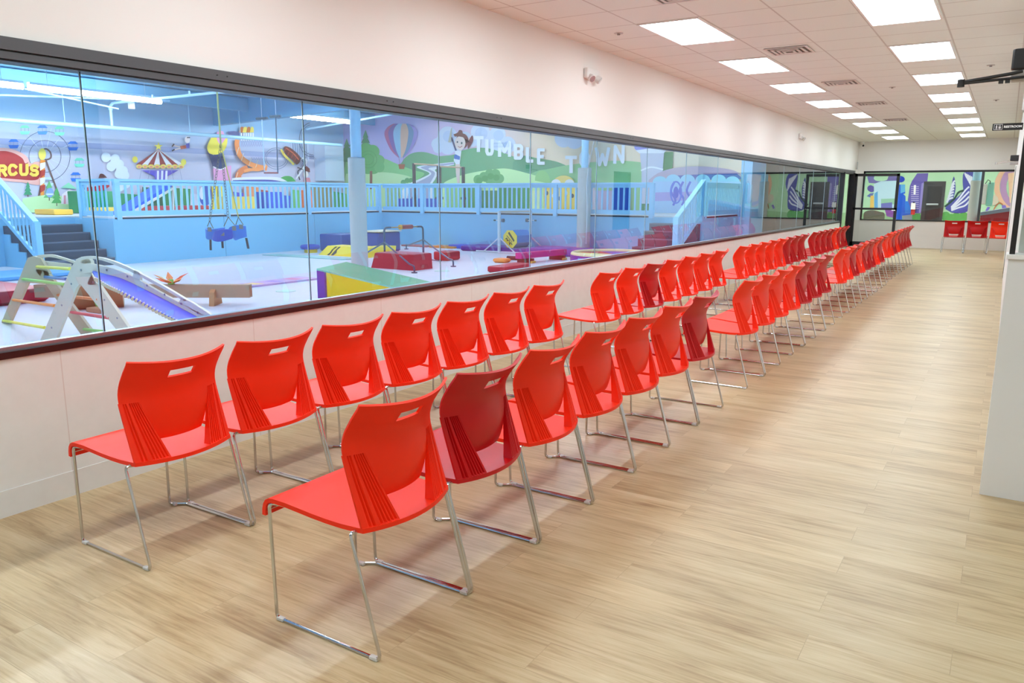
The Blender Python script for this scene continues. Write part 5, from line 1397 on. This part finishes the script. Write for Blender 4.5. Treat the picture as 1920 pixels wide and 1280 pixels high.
for (e_, (l, r)) in zip(E_, tri):
    a = MB().tube([on_y(*l, SYd), e_, on_y(*r, SYd)], .006, chn, 6); a.build('triangle_hanger', t)
def sling(pts_hi, pts_lo, Y, ma, name):
    Hh = [on_y(x, y, Y) for x, y in curve(pts_hi, 4)]; Ll = [on_y(x, y, Y + .02) for x, y in curve(pts_lo, 4)]
    n = min(len(Hh), len(Ll)); vs = []
    for i in range(n):
        b_ = .10 * math.sin(pi * i / (n - 1)); vs += [Hh[i] + Vector((0, -b_, 0)), Ll[i] + Vector((0, -b_ * .6, 0))]
    thick_sheet([tuple(Vector(v) - Vector(t.location)) for v in vs], [(2 * i, 2 * i + 1, 2 * i + 3, 2 * i + 2) for i in range(n - 1)], .02, ma, name, t)
sling([(386, 427), (396, 430), (408, 430), (422, 428)], [(387, 438), (392, 446), (400, 449), (412, 446)], SYd, blu, 'seat_sling')
sling([(404, 440), (416, 432), (428, 429), (440, 430)], [(400, 448), (410, 451), (424, 451), (436, 446)], SYd - .05, blu2, 'seat_sling')
sling([(430, 430), (440, 426), (452, 422), (461, 424)], [(434, 440), (446, 450), (456, 447), (463, 444)], SYd, blu, 'seat_sling')
strp = mat((22, 28, 40), .6)
for (x0_, y0_, x1_, y1_) in ((394, 448, 394.5, 469), (416, 451, 417, 465), (461, 446, 465, 466)):
    p = on_y(x0_, y0_, SYd); q = on_y(x1_, y1_, SYd)
    MB().prism([p + Vector((-.018, 0, 0)), p + Vector((.018, 0, 0)), q + Vector((.018, 0, 0)), q + Vector((-.018, 0, 0))], (0, .012, 0), strp).build('black_strap', t)
for x, y in ((393, 430), (417, 438), (439, 428), (452, 425)):
    q = on_y(x, y, SYd - .13); MB().bbox(q.x - .04, q.x + .04, q.y - .004, q.y + .004, q.z - .03, q.z + .03, mat((112, 116, 116), .5), .002).build('grey_patch', t)
# trapeze
t = thing('trapeze_bar', (-17, 14.5, 2.3), 'slim trapeze hanging on two cords before the carnival mural', 'trapeze')
Yt = 13.5
pa, pb = on_y(491, 222, Yt), on_y(517, 218, Yt); qa, qb = on_y(496, 324, Yt), on_y(521, 324, Yt)
MB().tube([pa, qa], .012, mat((170, 200, 226), .5), 6).build('cord', t); MB().tube([pb, qb], .014, mat((54, 80, 110), .5), 6).build('cord', t)
MB().tube([qa, qb], .022, mat((150, 80, 80), .5), 10).build('bar', t)
m_ = MB(); m_.tube([pa + Vector((-.2, 0, 0)), pa + Vector((.2, 0, 0))], .03, mat((60, 90, 110), .4), 8).tube([pb + Vector((-.2, 0, 0)), pb + Vector((.2, 0, 0))], .03, mat((60, 90, 110), .4), 8)
for p in (pa, pb): m_.tube([p, (p.x, p.y, ZG)], .01, mat((120, 150, 180), .4), 6)
m_.build('ceiling_clamps', t)
# parallel bar frame on the platform before the hills
t = thing('uneven_bar_frame', (-15, 19.4, PZ), 'dark posts with a thin bar on the platform before the painted road', 'gym bar')
Yu = 19.6; dkp = mat((66, 66, 74), .4)
for (x, ya_, w_) in ((776, 306, .028), (823, 311, .055), (868.5, 313, .028)):
    p = on_y(x, ya_, Yu); MB().box(p.x - w_, p.x + w_, Yu - .05, Yu + .05, PZ, p.z, dkp).box(p.x - w_ * 1.8, p.x + w_ * 1.8, Yu - .08, Yu + .08, PZ + .35, PZ + .42, dkp).build('upright', t)
MB().tube([on_y(776, 307, Yu), on_y(823, 310, Yu)], .025, mat((190, 160, 130), .4), 10).build('bar', t)
MB().tube([on_y(823, 312, Yu), on_y(868, 314, Yu)], .025, mat((190, 160, 130), .4), 10).build('bar', t)

# things on the left platform behind the railing
def plat_box(name, px0, px1, zt_, X0, d, col, label, zb_=PZ, cat='mat'):
    y0_, y1_ = on_x(px0, 380, X0).y, on_x(px1, 380, X0).y
    return block(name, X0 - d, X0, y0_, y1_, zb_, zt_, col, label, cat=cat, b=.02)
Xp = -18.7
plat_box('floor_mat', 100, 136, 1.17, -18.9, .9, (246, 194, 70), 'orange yellow mat on the platform at the head of the stairs')
plat_box('floor_mat', 190, 262, 1.20, Xp, .8, (248, 208, 84), 'yellow mat behind the railing left of the blue slide')
plat_box('floor_mat', 272, 392, 1.22, Xp - .2, .5, (196, 60, 66), 'red mat behind the railing under the blue slide')
plat_box('barrel_mat', 160, 222, 1.60, -19.6, .8, (34, 146, 96), 'green foam block behind the railing by the stairs', cat='block')
plat_box('floor_mat', 432, 482, 1.46, Xp, .6, (244, 214, 96), 'yellow foam block behind the middle railing', cat='block')
plat_box('floor_mat', 502, 534, 1.60, Xp - .3, .6, (50, 90, 206), 'blue foam block behind the middle railing', cat='block')
plat_box('floor_mat', 580, 590, 1.66, Xp, .4, (240, 120, 66), 'orange foam post behind the railing near the column', cat='block')
t = thing('platform_slide', (-17.6, 12, PZ), 'blue ramp slide with cream edges behind the railing', 'slide')
Xs = -17.6
A = [on_x(228, 397.5, Xs), on_x(322, 342, Xs), on_x(322, 350, Xs), on_x(246, 399, Xs)]
A[0].z = A[3].z = PZ
m_ = MB(); m_.prism(A, (-.6, 0, 0), mat((34, 96, 214), .4)); m_.build('slide_bed', t)
m_ = MB(); m_.prism([on_x(244, 397, Xs), on_x(324, 351, Xs), on_x(324, 355, Xs), on_x(252, 398, Xs)], (.04, 0, 0), mat((226, 218, 206), .5)); m_.build('side_board', t)
m_ = MB()
for x in (324, 340): m_.prism([on_x(x, 342, Xs), on_x(x + 3, 342, Xs), on_x(x + 3, 397, Xs), on_x(x, 397, Xs)], (-.05, 0, 0), mat((226, 218, 206), .5))
m_.build('ladder_post', t)

# ================================================================== FAR PLAY ROOM behind the back window
YM = 31.0
struct('wall_playroom', MB().box(-7.6, 3.0, YM + .01, YM + .15, 0, ZC, mat((176, 216, 180), .7)).box(-7.7, -7.6, YB + .15, YM, 0, ZC, mat((176, 216, 180), .7)).box(3.0, 3.1, YB + .15, YM, 0, ZC, mat((176, 216, 180), .7)))
BL = emit('playroom_added_glow', (1, 1, 1), BACK_E)  # glow of ceiling panels added out of view to light this room
for i, x in enumerate((-5.6, -3.2, -.8, 1.4)):
    t = thing('ceiling_light', (x, 28.6, ZC), 'unseen ceiling light panel added to light the far play room, %s from the left' % nth[i], 'ceiling light', 'unseen panels added to light the play room')
    MB().box(x - .3, x + .3, 28.0, 29.2, ZC - .01, ZC - .002, BL).build('diffuser', t); MB().box(x - .33, x + .33, 27.97, 29.23, ZC - .006, ZC, WHITE).build('panel_frame', t)
r3_ = thing('wall_mural', (-2, YM, 1), 'green mural with blue castle shapes and striped zebra rocks behind the back window', 'mural')
M3 = Mural(r3_, 'y', YM, -1)
cC = zf(1600, 300, 9.6); cD = zf(1740, 300, 9.844)
M3.poly((178, 220, 184), [(1560, 290), (1930, 290), (1930, 450), (1560, 450)]); M3.part('painted_green_ground')
M3.poly((150, 196, 150), [(1560, 398), (1700, 402), (1800, 404), (1930, 398), (1930, 450), (1560, 450)])
M3.poly((88, 168, 96), cC((880, 1080), (900, 980), (1200, 960), (1230, 1090))); M3.poly((140, 150, 166), cC((885, 1090), (900, 970), (1060, 970), (1060, 1090)))
M3.poly((96, 96, 80), curve(cC((180, 1060), (200, 940), (330, 900), (480, 930), (560, 960), (560, 1080)), 4)); blob(M3, (90, 170, 90), cD((330, 1040), (520, 1060), (660, 1050), (430, 1080), (590, 1080)), 9)
M3.part('painted_shrubs')
M3.poly((116, 106, 176), curve(cC((250, 300), (380, 260), (370, 340), (450, 380), (600, 360), (650, 280), (820, 270), (820, 350), (640, 400), (440, 420), (280, 410)), 4))
blob(M3, (92, 74, 160), cC((310, 510), (330, 520)), 6); M3.poly((96, 110, 180), cC((240, 650), (300, 600), (370, 590), (330, 680)))
M3.poly((190, 222, 240), cC((370, 430), (500, 380), (790, 370), (790, 880), (380, 880))); M3.poly((96, 168, 226), cC((380, 600), (440, 560), (440, 880), (380, 880))); M3.poly((150, 200, 170), cC((500, 700), (790, 690), (770, 800), (500, 780)))
M3.poly((234, 196, 92), cC((310, 640), (370, 640), (370, 880), (300, 880))); M3.poly((110, 110, 190), cC((500, 780), (700, 760), (700, 880), (500, 880))); M3.poly((132, 72, 168), cC((570, 900), (740, 860), (730, 1040), (600, 1010)))
M3.part('painted_castle')
M3.disc((28, 60, 190), *cC((850, 345))[0], 8, 6)
M3.poly((24, 92, 214), cC((820, 440), (930, 440), (935, 600), (900, 610), (940, 650), (940, 740), (1010, 740), (1040, 860), (1040, 980), (880, 1000), (880, 1080), (770, 1080), (770, 440))); M3.poly((92, 176, 228), cC((850, 440), (935, 440), (930, 570), (850, 600)))
M3.poly((42, 124, 228), cC((930, 740), (1000, 740), (1040, 860), (1030, 960), (930, 960))); M3.part('painted_blue_tower')
M3.poly((98, 88, 176), cC((1020, 460), (1060, 370), (1150, 240), (1350, 235), (1330, 400), (1240, 430), (1210, 960), (1060, 950), (980, 720)))
for k in range(12): M3.poly((176, 172, 216), cC((1040, 470 + 36 * k), (1180, 470 + 36 * k), (1180, 484 + 36 * k), (1040, 484 + 36 * k)))
M3.poly((236, 236, 240), cC((1090, 450), (1130, 450), (1120, 620), (1085, 620))); M3.poly((150, 140, 210), cC((1230, 420), (1270, 400), (1230, 950), (1180, 950))); M3.part('painted_purple_house')
# striped rocks
M3.poly((72, 78, 168), curve(cD((320, 900), (400, 700), (430, 480), (480, 300), (510, 520), (480, 720), (640, 580), (640, 400), (670, 225), (870, 225), (900, 430), (810, 620), (790, 760), (740, 940), (560, 980), (430, 965)), 3))
for k in range(7):
    y = 380 + k * 52; M3.line((214, 222, 240), curve(cD((500 - k * 6, y), (470 - k * 14, y + 30), (440 - k * 16, y + 90))), 3.2)
for k in range(6):
    M3.line((220, 224, 244), curve(cD((680 + k * 30, 235 + k * 16), (720 + k * 22, 330 + k * 40), (830, 420 + k * 30))), 2.6)
for k in range(4): M3.line((216, 222, 244), curve(cD((430, 930 - k * 20), (560, 880 - k * 50), (680, 840 - k * 90), (760, 760 - k * 90))), 3)
M3.line((24, 70, 58), curve(cD((310, 860), (480, 720), (560, 600), (660, 560))), 3.4); M3.part('painted_striped_rocks')
M3.ring((220, 176, 146), 1905, 351, 36, 10, ry=38, a0=pi * .5, a1=pi * 1.5); M3.ring((170, 134, 178), 1907, 351, 26, 12, ry=34, a0=pi * .5, a1=pi * 1.5); M3.poly((226, 188, 156), [(1890, 325), (1930, 318), (1930, 390), (1893, 380)])
M3.disc((204, 196, 178), 1863, 375, 9, 10); M3.line((186, 120, 80), curve(cD((1200, 950), (1250, 850), (1320, 790), (1380, 820))), 2.4); M3.poly((120, 104, 206), cD((1060, 930), (1100, 860), (1150, 870), (1090, 960))); M3.poly((120, 104, 206), cD((1360, 830), (1430, 830), (1450, 880), (1370, 920)))
M3.part('painted_arch')
# black exit door
t = thing('playroom_door', (-1.9, YM, 0), 'black exit door with a silver push bar seen through the back window', 'door')
dA, dB = on_y(1733, 340, YM - .04), on_y(1774, 340, YM - .04)
MB().box(dA.x, dB.x, YM - .05, YM - .02, 0, dA.z, mat((62, 62, 66), .5)).build('door_frame', t)
MB().box(dA.x + .12, dB.x - .1, YM - .08, YM - .05, 0.02, dA.z - .17, mat((38, 38, 42), .5)).build('door_leaf', t)
pz = on_y(1750, 383, YM - .1).z
MB().bbox(dA.x + .14, dB.x - .16, YM - .14, YM - .09, pz - .03, pz + .03, mat((190, 198, 204), .3, .7), .008).build('push_bar', t)
q = on_y(1712, 386, 30.7); t = thing('fire_extinguisher', (q.x, 30.8, q.z - .3), 'small red fire extinguisher with a white tag on the play room wall', 'fire extinguisher')
MB().cyl((q.x, 30.85), .07, q.z - .3, q.z + .05, mat((200, 40, 44), .35), 16).cyl((q.x, 30.85), .03, q.z + .05, q.z + .14, mat((40, 40, 44), .4), 12).build('cylinder', t)
MB().box(q.x - .07, q.x + .07, 30.74, 30.77, q.z - .12, q.z + .1, WHITE).build('white_tag', t)
# wrapped column, red mat with grey top, white case
q = on_y(1828, 370, 28.2); column((q.x, 28.2), .12, .155, 2.0, 'pale blue wrapped column seen through the back window')
t = thing('ramp_mat', (-.3, 27.6, 0), 'dark red ramp mat with a grey top behind the back window', 'mat')
p = [on_y(1838, 404, 27.6), on_y(1900, 393, 27.6)]
m_ = MB(); m_.prism([(p[0].x, 27.6, 0), (.9, 27.6, 0), (.9, 27.6, p[1].z + .1), (p[0].x, 27.6, p[0].z)], (0, .9, 0), mat((158, 16, 36), .4)); m_.build('red_base', t)
m_ = MB(); m_.prism([(p[0].x, 27.55, p[0].z), (.9, 27.55, p[1].z + .1), (.9, 27.55, p[1].z + .22), (p[0].x, 27.55, p[0].z + .1)], (0, 1, 0), mat((130, 140, 162), .5)); m_.build('grey_top', t)
q = on_y(1848, 364, 27.3); t = thing('wall_unit', (q.x, 27.3, q.z), 'white and mint unit hanging behind the back window mullion', 'box')
MB().bbox(q.x - .09, q.x + .02, 27.25, 27.5, q.z - .3, q.z + .3, WHITE, .02).build('white_case', t); MB().bbox(q.x + .03, q.x + .2, 27.3, 27.5, q.z - .35, q.z + .35, mat((150, 222, 206), .5), .02).build('mint_panel', t)
MB().tube([(q.x - .04, 27.3, q.z + .3), (q.x + .02, 27.3, q.z + .42), (q.x + .08, 27.3, q.z + .38), (q.x + .08, 27.3, q.z + .3)], .012, BLACK, 8).build('cable', t)
